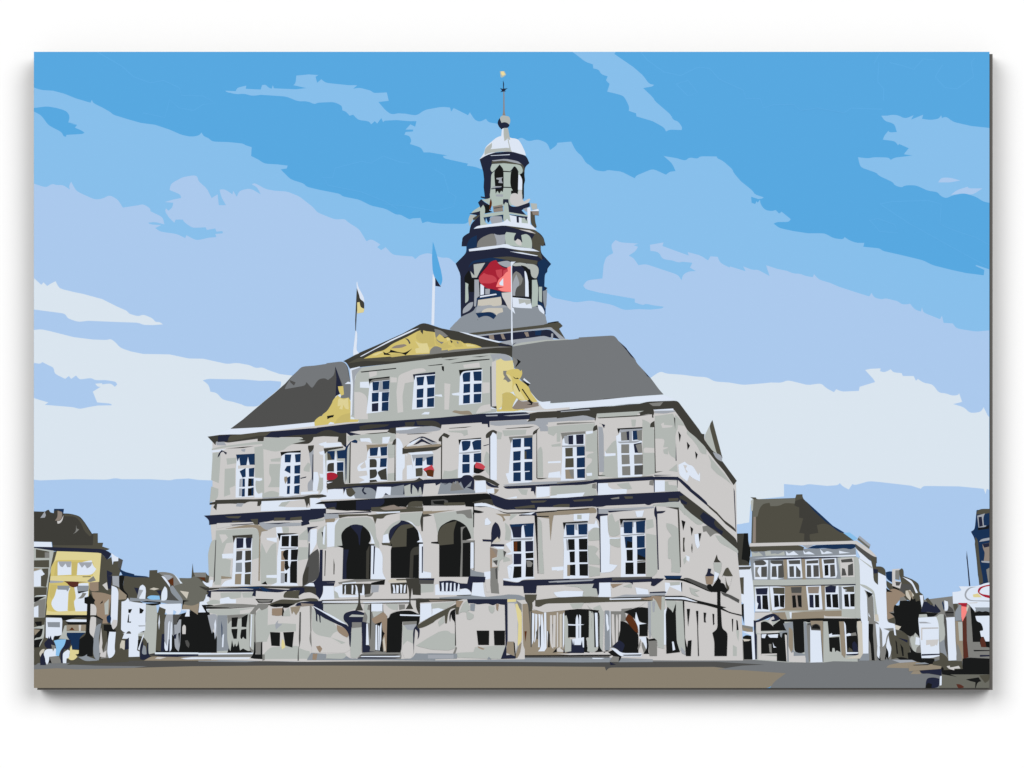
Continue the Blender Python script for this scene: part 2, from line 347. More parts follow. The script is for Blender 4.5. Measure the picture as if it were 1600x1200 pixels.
read('''
@house:white
ol l3 140,290 230,300 530,320 535,210 660,205 660,250 900,260 1030,420 1050,420 1000,330 1190,335 1210,95 1225,245 1420,245 1450,300 1600,300 1600,900 1290,900 1190,905 1160,820 1040,820 1050,700 1000,700 220,690 200,630 180,590 120,500
pg l3 900,460 1030,420 1000,330 1190,335 1230,300 1300,330 1440,480 1430,560 1400,690 1320,700 1310,760 1200,800 1050,760 1060,670
bk l4 640,560 660,380 760,100 900,30 1300,-90 1600,-60 1600,595 1100,600 640,600
bk l3 1020,940 1190,930 1210,870 1290,905 1300,870 1440,870 1450,890 1600,930 1600,1200 1020,1200
sg l3 480,740 640,750 660,900 640,1200 450,1200 480,1000
sg l4 470,130 655,130 630,600 520,622 510,440 440,345 360,335 360,280 460,280
w l3 100,700 160,690 200,640 230,700 480,730 470,1150 360,1190 l4: 470,280 360,300 360,400 340,560 380,580 380,660 210,665 215,380 60,380 60,290 160,290 80,240 80,100 l3: 80,930
lg l3 360,1072 470,1070 470,1085 370,1090
@house:white/roof
bl l3 60,190 150,240 260,285 500,305 530,322 260,318 150,292 80,240
bk l3 65,290 150,280 130,380 120,500 200,590 200,645 70,500
gr l3 670,240 760,235 910,260 1030,420 900,460 780,330
lg l3 750,280 850,285 900,310 820,372
br l3 820,372 910,323 912,457 850,420
w l3 720,300 770,305 862,440 850,472 800,400
s4 l3 920,265 1052,415 1020,418
gy l3 850,470 900,450 1060,670 1050,740 870,560
dg l3 820,510 1000,702 820,692
gy l3 230,640 1040,690 1040,737 880,747 700,712 500,692 220,697
bk l3 370,705 500,690 710,705 712,740 600,767 480,745 480,730 700,722 400,710
gr l3 1225,245 1420,245 1420,322 1250,312
br l3 1300,320 1400,320 1412,387
bg l3 1010,530 1150,550 1120,657
@house:white/dormer:a
nv l3 295,480 370,490 350,602
w l3 360,600 380,460 430,435 475,470 480,540 470,657 380,657
lg l3 370,510 440,520 370,650 340,640
@house:white/dormer:b
nv l3 640,530 720,520 715,622
w l3 720,560 775,460 815,500 815,660 770,687 720,682
s2 l3 495,640 540,600 690,608 702,667 560,672
bg l3 535,505 600,480 690,500 610,522
@house:white/window:a
bk l3 205,820 265,815 235,882 205,872
@house:white/window:b
bk l3 380,795 450,830 420,882 380,887
@house:white/sign
bk l3 208,900 217,900 215,1013 250,1010 245,1030 188,1027
@house:white/door
dg l4 170,302 190,270 215,258 240,270 250,302
bg l4 75,400 150,410 150,550 110,600 75,580
nv l4 160,400 215,360 215,540 150,552
@house:arcade
w l3 690,740 1030,730 1040,830 1000,900 910,937 960,860 910,830 900,950 860,900 830,920 800,880 730,830 700,832
tn l3 1060,740 1200,770 1310,725 1290,905 1180,830 1160,820 1050,817
bk l3 1060,675 1160,688 1080,703 1065,762 1050,720
w l3 1040,820 1160,820 1162,932 1090,932 1120,840 1040,836
w l3 1360,385 1420,420 1530,370 1520,467 1420,462
w l3 1320,705 1400,690 1420,590 1450,590 1500,640 1600,640 1600,860 1300,870
ol l4 660,0 690,-120 790,-80 770,30 770,310 720,580 640,562
w l4 675,130 690,0 698,120 685,240
dg l4 900,0 1040,0 970,90 970,160 910,150
lg l4 770,100 800,0 900,0 912,342 880,300 872,560 790,570 770,400
w l4 830,120 852,100 838,380 822,560 790,572 765,520 770,420 810,500
w l4 870,110 887,130 882,550 850,580 855,400
nv l4 728,310 770,300 770,580 710,582
nv l4 835,390 850,390 850,580 820,580
lg l4 920,160 960,160 1000,80 1032,80 1012,480 992,580 930,520
nv l4 920,320 960,300 950,380 925,380
bk l4 985,300 1015,280 1000,480
st l4 1045,190 1075,160 1107,180 1100,307 1050,307
dg l4 1090,410 1130,400 1167,460 1150,522 1110,490
s4 l4 620,592 1600,597 1600,622 620,622
nv l4 510,625 1600,622 1600,640 980,662 780,662
tn l4 450,722 560,655 780,662 1100,670 1600,700 1600,722
st l4 620,690 660,665 800,670 700,697
gr l4 980,660 1600,640 1600,670 1100,672
w l4 1020,685 1200,668 1600,667 1600,695 1100,702
@awning
nv l4 390,480 440,410 430,580 490,620 505,440 520,440 520,620 560,660 450,717 390,702
gy l4 412,600 440,480 482,500 490,622 440,630
w l4 350,540 440,310 452,330 400,450 380,562
bk l4 355,400 412,390 350,560
@house:grey
ol l1 1085,840 1170,945 1240,900 1260,1020 1280,960 1360,970 1420,950 1390,1090 1360,1200 1050,1200 1080,900
w l1 1240,840 1300,890 1350,910 1350,967 1270,972 1258,1027
dg l1 1350,915 1422,950 1390,1090 1340,1060
nv l1 1170,1110 1257,1150 1240,1200 1170,1200
bl l1 1360,1080 1440,1130 1600,1172 1600,1200 1420,1200
ol l2 1050,0 1180,0 1360,-20 1400,380 1390,880 1440,900 1330,1190 l5: 1390,420 1510,500 1510,640 1200,660 540,690 l2: 880,1200 880,100
nv l2 1170,0 1257,0 1230,200 1190,200
lg l2 1255,0 1360,0 1362,180 1330,160 1260,142
bk l2 1360,0 1440,0 1420,150 1440,240 1500,280 1500,332 1380,222 1360,150
bt l2 870,80 1040,90 1040,230 960,242 900,222
st l2 1100,140 1170,95 1190,222 1160,212
bt l2 930,250 1110,260 1240,300 1200,600 1190,740 1100,742 1110,680 1010,630 1000,500
w l2 1245,150 1330,180 1352,250 1332,780 1270,837 1228,770 1240,300
st l2 1270,680 1332,690 1332,780 1270,837 1225,770
bl l2 1160,650 1180,615 1220,608 1242,660 1225,732 1180,727
tn l2 1350,190 1480,300 1470,360 1350,372
sg l2 1130,430 1200,360 1192,600 1140,602
bk l2 1060,440 1102,380 1105,417
st l2 910,440 960,430 1012,490 1002,612 910,612
st l2 920,640 1002,630 1002,770 962,970 890,900 900,740
bk l2 925,613 1020,618 1112,680 1105,702 1000,642 925,632
dg l2 1005,650 1102,690 1090,760 1050,772 1000,742
gy l2 1000,770 1080,740 1040,1000 1060,1200 960,1200 960,1000
st l2 1080,800 1102,1050 1080,1200 1040,1200
bk l2 1120,760 1240,760 1260,830 1312,840 1300,872 1210,872 1180,1020 1170,862 1120,852
gr l5 1110,500 1168,320 1192,440 1192,580 1070,592
st l5 1060,560 1090,400 1110,500 1165,460 1150,572
gy l5 950,300 1045,300 1060,560 1040,620 1000,610 960,540
gy l5 720,565 800,560 860,520 870,560 1000,600 1020,622 830,632
w l2 1210,870 1312,875 l5: 1310,175 1290,420 1302,500 1250,572 1200,582 1175,500 1190,280 1208,175
@house:yellow
y1 l1 390,800 1085,830 1055,1200 l2: 1050,90 900,100 860,612 220,607 l1: 290,1200 300,1050
y2 l1 300,1050 370,950 850,950 960,990 950,1200 290,1200
y2 l2 270,100 500,90 900,100 870,560 600,530 340,562 240,540 230,420
y3 l1 620,980 710,980 700,1180 620,1195
y3 l1 380,960 412,970 400,1195 345,1200
y3 l2 580,170 660,180 690,320 640,400 680,420 670,540 570,550
y3 l2 290,130 390,140 360,300 300,360 270,300
lg l2 280,70 500,82 480,100 280,112
y1 l2 340,560 560,545 560,565 380,570
bk l2 780,8 920,5 920,15 800,18
y1 l2 950,0 1055,0 1050,90 1000,80
gr l2 860,80 920,30 960,0 1000,70 900,100
@house:yellow/roof
vd l1 30,190 210,195 230,170 265,165 285,207 340,217 345,150 500,150 490,222 600,225 750,265 830,370 940,540 960,532 1028,532 1030,680 1112,680 1100,740 1212,775 1180,800 1000,790 320,755 310,670 30,662
ol l1 500,240 600,232 720,258 830,390 932,560 900,580 820,500 760,360 680,270 500,265
ol l1 320,720 950,720 960,540 1025,535 1030,680 1110,682 1100,740 1212,775 1180,800 900,770 330,748
bl l1 345,150 500,150 490,222 450,190 400,160 345,190
tp l1 400,180 470,200 472,290 420,342 360,332 400,280
st l1 392,345 450,335 492,250 482,322 440,377 400,382
lg l1 130,292 200,190 217,250 200,287
gr l1 688,400 700,460 737,470 700,512 640,547 690,500
nv l1 30,745 300,745 340,752 1090,778 1180,808 1240,850 1222,900 1170,947 1090,840 700,822 380,812 230,802 60,772 30,900
w l1 30,665 300,668 312,747 30,742
@house:yellow/window:a
w l1 400,1000 410,975 615,980 615,1180 400,1190
lg l1 410,972 617,972 602,1062 550,1062 525,1005 480,1062 440,1052
@house:yellow/window:b
w l1 715,1000 840,970 930,955 960,1050 1005,1090 940,1182 700,1187
lg l1 725,985 942,985 920,1050 860,1082 825,1025 780,1072
@house:yellow/window:c
w l2 300,400 350,330 385,200 600,190 570,240 555,545 380,557 310,480
gy l2 395,150 592,150 570,230 545,242 540,217 400,212
@house:yellow/window:d
w l2 650,400 690,350 660,170 740,110 882,110 882,200 870,550 680,552
gy l2 700,150 892,150 882,235 720,272 705,190
bk l2 710,242 882,230 730,274
gr l2 790,260 852,270 800,352 715,352 770,310
rb l2 490,80 870,93 730,102 720,160 650,182 590,160 540,102
@house:yellow/shop_front
bk l2 230,608 872,610 862,652 700,642 520,692 480,692 465,652 220,632
ol l2 465,690 860,690 850,760 500,800
w l2 218,650 460,655 475,690 465,920 340,950 330,1000 215,962
gy l2 240,720 437,720 437,802 250,797
w l2 525,698 600,675 852,680 852,717 560,717
bk l2 530,720 852,720 847,762 570,757
tn l2 540,765 842,760 837,862 540,857
br l2 580,845 625,800 665,845
st l2 730,765 770,765 760,860 735,860
sg l2 540,770 540,860 837,862 837,887 550,900 605,1005 560,990 420,980 470,900 510,775
bl l2 545,885 837,885 740,960 740,1145 620,1145 610,1030 540,940
bk l5 350,235 442,235 400,292 345,302
@house:dark
sg l1 30,760 340,805 290,1150 l2: 270,0 220,400 200,640 190,960 110,1120 30,1120 l1: 30,1200
ol l1 60,780 272,820 272,917 60,917
gr l1 200,830 272,830 272,915 200,915
ol l1 30,955 268,950 268,1067 30,1062
tn l1 30,1078 150,1085 30,1122
ol l1 150,1085 257,1080 252,1200 160,1200 190,1167
ol l1 275,1140 340,820 390,812 350,960 300,1060
w l1 30,1130 140,1100 200,1170 150,1200 30,1200
w l2 30,0 140,0 137,160 30,165
ol l2 140,0 252,0 222,172 140,160
ol l2 30,175 235,175 227,300 60,302 30,332
w l2 60,303 220,298 220,313
bk l2 30,330 217,318 110,370 90,402 30,407
gr l2 100,380 217,350 197,642 100,642 100,470 30,480 30,420
w l2 30,490 100,460 100,642 30,642
ol l2 30,650 202,645 192,760 30,802
bk l2 40,715 152,708 152,782 80,782
bk l2 30,820 172,823 152,930 120,962 60,962 30,1002
tn l2 30,830 132,838 40,932
bk l2 30,1002 172,975 120,1060 112,1122 30,1122
ol l5 30,420 150,410 115,640 60,692 30,692
bg l5 110,500 160,440 200,440 180,500 130,560
@person:dark_hair
w l5 180,500 220,440 320,440 330,480 350,420 380,440 380,530 402,550 270,562 265,632 235,687 200,622
nv l5 190,340 250,290 255,240 270,280 295,228 305,285 370,390 312,370 300,437 230,437 195,382
gr l5 300,370 372,392 330,482
nv l5 128,560 165,498 202,560 217,692 130,692
bk l5 270,560 300,600 312,662 265,657
gr l5 275,565 420,555 470,662 310,667
@person:blue_shirt
s2 l5 340,310 430,290 532,290 510,380 440,470 420,552 370,542 380,400
@person:white_shirt
w l5 470,510 560,450 592,470 580,580 540,590 535,662 485,662
nv l5 510,370 540,290 612,300 600,390 560,442 500,442 480,520 482,652 455,662 440,500
@person:yellow_shirt
y1 l5 590,430 620,383 627,450 732,460 732,522 680,522 712,562 660,612 600,617 560,582 590,560
@street_lamp:left
bk l2 820,335 890,320 905,270 945,330 987,375 960,442 915,432 912,600 895,900 967,960 950,1200 l5: 950,557 860,552 860,522 800,562 680,532 730,512 740,300 l2: 745,985 845,920 862,440 820,422
@house:gabled
vd r1 85,590 230,585 230,700 260,800 245,972 110,982 90,700
bk r1 180,585 232,585 235,700 267,800 247,962 220,930 150,912 165,740
ol r1 100,980 250,972 240,1000 300,990 300,1100 105,1200
w r1 100,990 285,990 300,1200 100,1200
dg r1 105,1005 280,1000 250,1037 110,1042
w r2 175,0 300,0 310,552 190,552 175,262 130,230 120,130 175,150
ol r1 105,1140 177,1135 177,1200 r2: 177,150 110,130
bk r2 130,280 177,265 182,522 150,400
gr r2 150,530 290,555 292,622 160,590
tn r2 165,560 292,590 282,632 160,602
w r2 155,615 290,620 320,560 342,962 285,967 270,662
bk r2 165,680 210,655 272,670 287,962 178,962
bg r2 165,705 267,715 240,732 180,737
@house:corner
gy r1 250,880 1580,870 1590,1200 290,1200
sg r1 1350,890 1590,880 1590,1200 1400,1200
sg r1 290,1170 1580,1155 1580,1200 290,1200
tn r1 670,905 720,905 720,1162 680,1162
tn r1 900,900 942,910 952,1162 910,1162
tn r1 1120,900 1152,900 1172,1142 1130,1142
sg r2 290,0 1600,0 1600,360 320,372
nv r2 300,38 720,38 1600,18 1600,33 720,50 300,50
tn r2 500,50 1190,40 1190,352 520,352
gy r2 1365,50 1412,60 1402,342 1370,322
st r2 310,375 560,370 540,390 390,450 310,472
tn r2 520,375 1400,350 1400,432 1200,452 740,462 630,462 600,420 540,390
sg r2 690,365 780,365 775,455 720,465
w r2 748,370 775,370 772,450 755,440
st r2 760,365 920,370 780,378
st r2 1180,410 1200,425 1400,425 1600,420 1600,452 1180,455
sg r2 1400,355 1600,348 1600,450 1400,432
sg r2 300,470 1600,450 1600,990 1300,985 1180,1000 720,1000 320,970
tn r1 800,880 1040,870 1040,900 820,900
@house:corner/roof
ol r1 285,165 300,135 340,160 820,145 835,100 910,98 915,150 1010,240 1160,370 1350,560 1430,580 1552,677 1300,692 270,712
pg r1 300,140 340,160 820,150 820,215 690,205 620,245 510,247 500,205 420,215 370,280 350,375 330,380 330,700 285,702 290,300
tp r1 300,380 328,380 325,705 290,705
vd r1 820,180 915,150 1010,250 1160,380 1270,490 1180,460 1090,485 1110,580 1000,600 1000,660 1030,692 930,692 935,590 870,580 920,400 870,390 870,262 810,240
bl r1 950,180 1160,370 1290,490 1440,580 1380,578 1200,442 1050,302
sg r1 265,180 300,150 290,300 270,312
ol r1 258,135 330,138 340,165 300,162
s2 r1 1420,580 1500,575 1600,650 1552,677
@house:corner/cornice
gy r1 270,790 930,780 1575,770 1582,882 900,902 280,917
ol r1 250,750 870,735 930,760 920,802 480,800 450,812 270,815
lg r1 900,730 1050,733 970,777
bl r1 970,775 1060,735 1580,713 1600,742 1520,792 1440,770 1310,787 1180,770 1100,777
st r1 250,710 1600,680 1600,717 250,752
sg r1 275,812 320,840 365,820 420,865 280,877
sg r1 440,812 510,808 520,845 570,835 600,850 680,812 692,862 450,867
w r1 703,808 740,840 800,808 862,857 710,862
w r1 918,798 950,830 990,808 1065,850 930,847
w r1 1130,783 1180,830 1220,803 1292,835 1150,847
w r1 1368,803 1440,820 1512,830 1370,840
w r1 280,900 560,880 930,880 1580,853 1580,872 900,892 640,902
nv r1 280,905 900,885 1340,878 1400,888 600,917 400,912
@house:corner/window:a1
w r1 300,960 430,918 482,925 472,1162 310,1162
dg r1 310,930 420,915 462,960 440,987 320,985
gr r1 320,1010 372,1005 340,1060 382,1132 320,1132
dg r1 395,1005 467,1000 467,1132 395,1132
@house:corner/window:a2
dg r1 515,925 667,925 672,1140 525,1140
w r1 510,950 535,972 650,970 652,985 607,995 607,1150 667,1150 600,1162 510,1162
dg r1 530,1000 582,995 592,1132 525,1132
dg r1 612,1000 672,985 682,1132 612,1137
@house:corner/window:a3
w r1 715,915 890,905 912,1142 730,1147
dg r1 735,925 882,920 882,970 745,972
dg r1 745,1000 802,995 807,1132 750,1132
dg r1 830,990 887,1060 887,1132 830,1132
@house:corner/window:a4
w r1 945,915 1110,905 1132,1147 950,1142
dg r1 960,930 1107,920 1107,960 960,967
dg r1 965,985 1017,985 1022,1132 965,1132
dg r1 1045,985 1112,985 1117,1127 1050,1132
@house:corner/window:a5
w r1 1150,905 1330,895 1347,1100 1330,1142 1170,1142
dg r1 1170,915 1312,905 1312,960 1180,967
bk r1 1185,985 1232,980 1237,1112 1190,1117
dg r1 1255,980 1312,975 1322,1122 1260,1132
@house:corner/window:a6
st r1 1380,905 1550,890 1562,1132 1390,1132
dg r1 1390,915 1530,900 1542,945 1400,952
dg r1 1480,985 1542,960 1547,1112 1480,1117
dg r1 1405,1020 1440,1030 1462,1112 1400,1117
@house:corner/window:b1
w r2 320,60 490,50 502,367 320,367
nv r2 325,75 477,68 470,152 335,152
nv r2 340,165 387,165 397,337 345,332 360,262 340,250
bk r2 408,160 472,160 487,342 410,332
nv r2 318,366 502,366 502,373 318,373
@house:corner/window:b2
w r2 500,50 590,50 690,60 690,320 580,345 530,352
ol r2 540,65 687,65 687,147 550,142
bk r2 555,160 607,160 622,302 560,312
bk r2 625,160 687,155 682,317 630,302
@house:corner/window:b3
dg r2 765,60 902,55 897,132 775,132
tp r2 770,135 900,135 905,320 780,320
bk r2 780,165 822,160 837,312 790,317
bk r2 845,160 897,160 902,312 860,302
@house:corner/window:b4
w r2 955,45 1140,40 1162,337 985,347
tp r2 975,55 1122,50 1112,137 985,137
nv r2 995,155 1047,155 1052,317 1000,312
bk r2 1065,155 1117,155 1122,312 1070,312
@house:corner/window:b5
w r2 1190,60 1360,40 1372,332 1200,337
nv r2 1195,60 1250,38 1332,45 1322,127 1200,127
bk r2 1205,150 1262,145 1272,312 1215,307
bk r2 1280,150 1352,145 1362,317 1290,312
@house:corner/window:b6
w r2 1400,50 1560,40 1562,332 1410,332
ol r2 1410,60 1557,45 1557,122 1450,117
w r2 1415,80 1470,95 1430,105
bk r2 1430,150 1482,145 1497,307 1440,302
bk r2 1505,145 1562,140 1562,302 1510,302
@house:corner/shop_front
st r2 330,500 400,480 395,640 340,630
nv r2 300,475 340,480 450,415 540,383 600,410 632,462 560,492 480,472 520,430 370,492 330,502 327,640 342,650 342,962 320,962
bk r2 390,500 450,480 540,540 640,460 700,470 680,500 712,602 390,607
bk r2 600,400 640,465 1100,447 1600,450 1600,482 800,492 640,490
st r2 480,480 520,435 550,425 562,460 520,472 545,552
st r2 340,640 612,605 600,627 400,637
st r2 345,650 392,650 392,910 590,930 590,977 360,967
bk r2 390,640 722,625 727,992 590,982 590,912 395,912
w r2 400,650 462,645 440,697 400,692
w r2 475,655 607,645 600,692 540,690 500,692
st r2 395,893 590,888 590,905 400,914
gr r2 490,770 522,770 527,882 500,872
w r2 540,750 560,800 587,810 550,817
gy r2 625,615 720,600 720,620 660,635 650,690 630,670
st r2 690,650 715,660 722,990 712,990
gy r2 670,515 790,490 800,860 960,900 992,1002 720,990 725,610 700,590
tn r2 740,560 792,590 792,850 760,882 735,800
st r2 735,800 770,880 800,870 800,920 950,915 952,1002 740,992
bk r2 790,490 925,485 937,870 900,885 850,880 810,860
bk r2 940,485 1060,480 1080,500 980,500
gy r2 930,490 970,510 990,990 960,1000 940,900
bk r2 1225,485 1372,485 1368,560 1375,652 1240,652
w r2 1240,650 1280,635 1382,660 1250,682
bk r2 1240,690 1372,680 1387,872 1340,850 1320,870 1310,820 1285,820 1280,872 1250,862
tn r2 1380,490 1432,490 1452,912 1430,942 1400,882
w r2 1430,490 1450,540 1455,880 1600,872 1600,897 1455,897
bk r2 1445,485 1592,485 1587,600 1560,662 1460,642
w r2 1455,650 1500,635 1512,665 1460,672
bk r2 1465,690 1600,670 1600,872 1470,872
nv r2 1520,740 1600,720 1600,870 1560,870
ol r2 1480,850 1500,810 1530,860 1520,870
nv r2 1450,897 1600,897 1600,912 1470,912
bk r5 0,65 390,65 520,75 525,95 460,95 380,130 400,330 415,600 235,600 220,310 0,320
tn r5 110,110 185,110 205,680 150,630
w r5 185,110 215,150 235,590 410,590 400,615 220,620
w r5 220,310 260,290 295,300 295,332 225,340
gr r5 295,295 370,280 385,330 300,335
bg r5 390,110 450,100 490,200 490,600 470,690 200,690 410,630 410,400
nv r5 220,622 415,610 415,628 225,632
nv r5 310,450 350,420 390,460 415,585 330,580
ol r5 245,580 265,515 310,545 330,585
@house:corner/door
dg r2 970,510 1170,490 1172,992 990,992
gr r2 960,540 1000,530 1012,992 990,992
bk r2 1030,560 1050,530 1090,520 1130,560 1130,582 1030,577
tn r2 1010,480 1165,480 1172,990 1150,700 1135,590 1135,540 1080,510 1020,540
w r2 1005,530 1020,597 1137,602 1162,997 1010,1002
@house:corner/side_wall
w r3 760,950 900,1080 1000,1170 r4: 600,40 640,180 650,380 720,440 720,250 840,300 850,450 860,1000 890,1032 980,1050 990,1100 r5: 740,190 570,160 570,610 485,615 470,130 r4: 450,980 420,430 410,40 440,0
st r3 0,870 780,848 900,920 1010,1000 1100,1100 1050,1105 920,1020 770,897 0,912
dg r3 765,897 920,1010 1040,1090 1100,1107 1100,1200 1000,1165 900,1080 760,960
pg r3 795,830 830,770 1000,912 980,977
lg r3 830,770 1002,910 985,945 810,800
sg r4 360,0 410,10 430,130 440,430 440,830 450,960 360,960 370,400
sg r4 410,10 630,160 620,182 430,32
sg r4 430,425 520,440 662,530 722,1002 670,1012 640,560 450,452
gr r4 505,515 640,590 662,1002 560,1002 545,600
bk r4 530,530 642,580 570,642
w r4 570,870 607,967 570,962
bg r5 660,0 720,0 735,110 680,110
gr r5 570,20 650,100 730,130 740,200 720,500 700,722 580,722
bk r5 570,145 645,150 640,300 667,720 620,717 600,450 575,400
gy r5 485,612 580,610 580,722 420,722
@house:far
ol r4 600,0 690,10 690,150 780,150 837,200 837,302 720,240 717,437 650,380 640,200
nv r4 640,185 720,200 710,255 650,262
bl r4 840,240 900,225 942,230 942,402 845,342
ol r4 1040,215 1090,178 1117,200 1122,300 1250,350 1362,420 1362,550 1430,590 1440,700 1330,770 1250,700 1080,640 850,480 850,370 960,440 1080,400
st r4 940,195 1060,183 1050,210 990,210 985,370 1082,393 1082,502 940,452
gr r4 990,213 1050,210 1057,362 990,352
dg r4 990,390 1080,395 1050,450 1000,450
w r4 1100,313 1250,370 1342,560 1310,567 1250,422
dg r4 1080,420 1240,430 1280,560 1150,500 1120,600 1050,560
bt r4 845,545 880,530 960,490 1080,540 1150,600 1050,682 960,792 960,850 890,870 970,932 980,1000 880,1000 860,960
bk r4 955,458 1050,510 1040,522 948,487
bk r4 845,488 947,550 850,547
bg r4 1150,530 1220,518 1282,600 1220,682 1150,612
tn r4 1180,520 1240,540 1270,660 1230,640
ol r4 870,980 980,940 985,1040 900,1030
gr r4 1060,640 1120,620 1180,690 1060,700
w r4 1370,600 1422,600 1432,770 1400,782
nv r4 1430,700 1500,700 1602,780 r7: 410,633 502,750 460,782 300,762 150,772 r4: 1390,850
ol r4 1460,660 1500,638 1582,750 1540,752
ol r7 260,560 300,538 382,650 300,622
@tree
bk r4 960,790 980,750 1050,770 1060,690 1150,680 1220,690 1240,620 1260,670 1300,650 1310,700 1370,680 1400,780 1390,860 r7: 190,760 460,782 390,837 290,837 280,795 r4: 1480,900 1360,900 1340,1000 r5: 1340,100 1372,360 1310,290 1240,342 1200,340 1100,260 1040,240 1080,190 980,160 r4: 990,1050 985,930 890,870 970,880
@person:couple
ol r5 880,270 1000,240 1100,260 1200,340 1212,490 1222,590 1180,692 1010,682 930,702 920,500
bk r5 990,400 1012,430 1032,620 1010,612
bk r5 1065,460 1112,520 1122,652 1100,652
nv r5 1020,360 1182,400 1177,442 1100,402
bg r5 985,160 1080,190 1040,245 990,230
@person:walker
w r5 680,140 742,160 742,350 752,560 740,692 700,652 710,500
w r5 730,130 860,120 980,150 1002,330 975,322 960,212 800,222 900,260 850,342 840,452 790,512 780,250 740,192
w r5 880,330 900,450 932,520 912,640 880,682 880,592 840,500
bk r5 700,655 740,692 740,650 777,725 740,722
bk r5 840,500 887,590 880,717 850,662 840,712 820,682 850,582
gr r5 742,500 790,512 840,600 820,720 760,720
@plant
sg r5 1210,380 1250,335 1270,350 1300,285 1372,370 1372,480 1320,520 1312,592 1260,562
w r5 1300,470 1310,350 1370,370 1372,480
@pavement
tn r5 880,790 1060,755 1300,740 1600,770 1600,860 1370,872 1390,932 1230,932 1280,870 1240,842 850,832
bk r5 1010,672 1100,665 1190,692 1180,600 1230,590 1210,480 1260,560 1320,600 1390,600 1400,680 1600,690 1600,762 1550,782 1280,732 1060,712
lg r5 930,710 1250,710 1322,740 1060,757
bk r5 1260,790 1540,775 1480,797 1300,802
gy r5 1310,760 1450,750 1522,775 1300,777
@kiosk
w r7 150,850 440,835 470,930 472,1202 r8: 480,550 350,582 200,582 150,0
sg r7 160,800 280,795 292,842 160,847
lg r7 160,915 260,915 360,940 170,940
st r8 190,105 460,102 460,122 212,130 212,300 190,302
lg r8 205,112 465,108 465,116 212,120
st r8 270,300 467,290 440,390 420,370 400,395 340,402 330,370 270,382
nv r8 200,520 480,513 480,532 200,547
sg r7 430,840 480,790 552,800 570,1200 r8: 572,180 550,330 480,342 470,100 r7: 470,1000 460,920
gy r8 480,340 552,290 592,570 500,562
dg r7 545,790 590,850 622,1200 r8: 622,580 560,400 570,180 545,0 r7: 550,1000
bl r7 518,620 535,583 562,720 545,732
w r7 555,580 610,600 622,740 560,742
dg r7 620,660 700,720 702,832 590,832 560,770 610,740
bk r7 570,763 702,763 702,780 580,782
w r7 580,850 717,840 730,1200 r8: 752,615 620,622 590,0
bk r5 1310,-10 1360,-10 1345,60 1372,360 1330,300
@tower_house
bl r6 1030,470 1055,200 1060,170 1260,150 1260,1200 r7: 1260,310 1110,340 r6: 1080,1190 1030,620 970,508
ol r6 1050,240 1060,190 1120,150 1260,150 1260,215 1180,232
lg r6 1068,258 1190,222 1162,282 1172,410 1212,410 1202,432 1090,442
nv r6 1088,278 1140,273 1157,420 1100,432
bk r6 1080,450 1200,440 1252,395 1252,460 1080,482
ol r6 1040,590 1080,640 1112,1000 1150,1200 r7: 1162,300 1100,342 1065,0 r6: 1030,700
lg r6 1098,667 1130,623 1260,600 1260,640 1130,662
tp r6 1150,700 1260,680 1260,992 1170,970 1190,830 1160,780
nv r6 1150,700 1257,683 1257,740 1180,757
lg r6 1130,963 1260,970 1260,997 1140,987
gr r7 1210,100 1260,70 1260,292 1240,292
@mast
nv r6 905,800 917,900 947,1200 r7: 962,357 940,357 910,0 r6: 900,920
@market_stall
bk r7 950,680 1000,700 1030,770 1260,700 1260,820 r8: 1260,420 1000,330 980,0 r7: 985,1000
w r7 1040,825 1260,820 r8: 1260,322 1200,322 1170,250 1130,250 r7: 1110,1060 1160,1050 1160,1010 1130,930 1060,910
rb r8 1110,300 1140,250 1182,270 1212,412 1130,412
bk r8 1210,330 1260,330 1260,412 1210,412
gr r8 1000,330 1110,330 1125,410 1260,418 1260,522 1100,532 1010,470
bk r8 1010,455 1260,458 1260,472 1020,477
gr r7 900,670 960,680 977,880 985,1200 r8: 990,330 1010,500 1110,530 1260,560 1260,587 1000,582 930,562 905,0 r7: 900,820 920,700
nv r8 1110,533 1260,533 1260,555 1110,562
ol r7 690,610 762,630 762,740 720,752 700,700
gy r7 715,760 800,640 817,640 822,890 730,902
tn r7 722,900 772,910 r8: 832,20 852,590 800,682 770,682 750,600 725,0
sg r7 768,918 837,918 r8: 842,310 788,312
gr r8 750,350 790,420 842,600 780,692 740,622
rb r7 833,910 900,818 907,1200 r8: 932,570 855,592 835,0
pk r7 820,670 902,680 912,760 840,912 820,850
bg r7 920,640 940,670 910,760 895,720
@market_stall/stall_roof
w r7 680,450 790,440 820,420 780,360 960,362 1100,350 1180,315 1260,300 1260,700 1050,700 1040,760 1020,740 980,690 920,625 690,632
lg r7 862,500 895,410 970,368 1060,370 960,387 905,450 892,510 930,560 1000,580 1260,583 1260,600 980,592 900,572
y1 r7 1000,490 1080,470 1142,532 1010,532
rd r7 1070,440 1100,375 1180,350 1260,333 1260,355 1180,370 1125,400 1102,450 1130,480 1260,502 1260,547 1180,527 1100,482
st r7 940,618 1080,608 1060,625 950,628
gy r7 1030,690 1260,690 1260,767 1200,745 1150,762 1100,745 1060,755
rd r7 765,620 917,620 890,682 840,672
@pavement
bk r8 840,590 960,575 1260,590 1260,837 520,837 510,770 840,750
ol r8 480,500 530,500 600,570 620,620 830,630 842,752 520,772 370,692 380,640 480,610
bk r8 500,740 530,720 550,760 510,780
st r8 590,710 640,700 645,728 700,720 780,703 807,745 710,747 710,772 660,760 620,747
tn r8 0,700 380,690 510,710 500,750 165,775 0,790
nv r8 165,775 510,753 512,857 400,837 300,820 200,827
pg r8 510,838 1260,838 1260,1050 480,1050 480,1005 515,1005
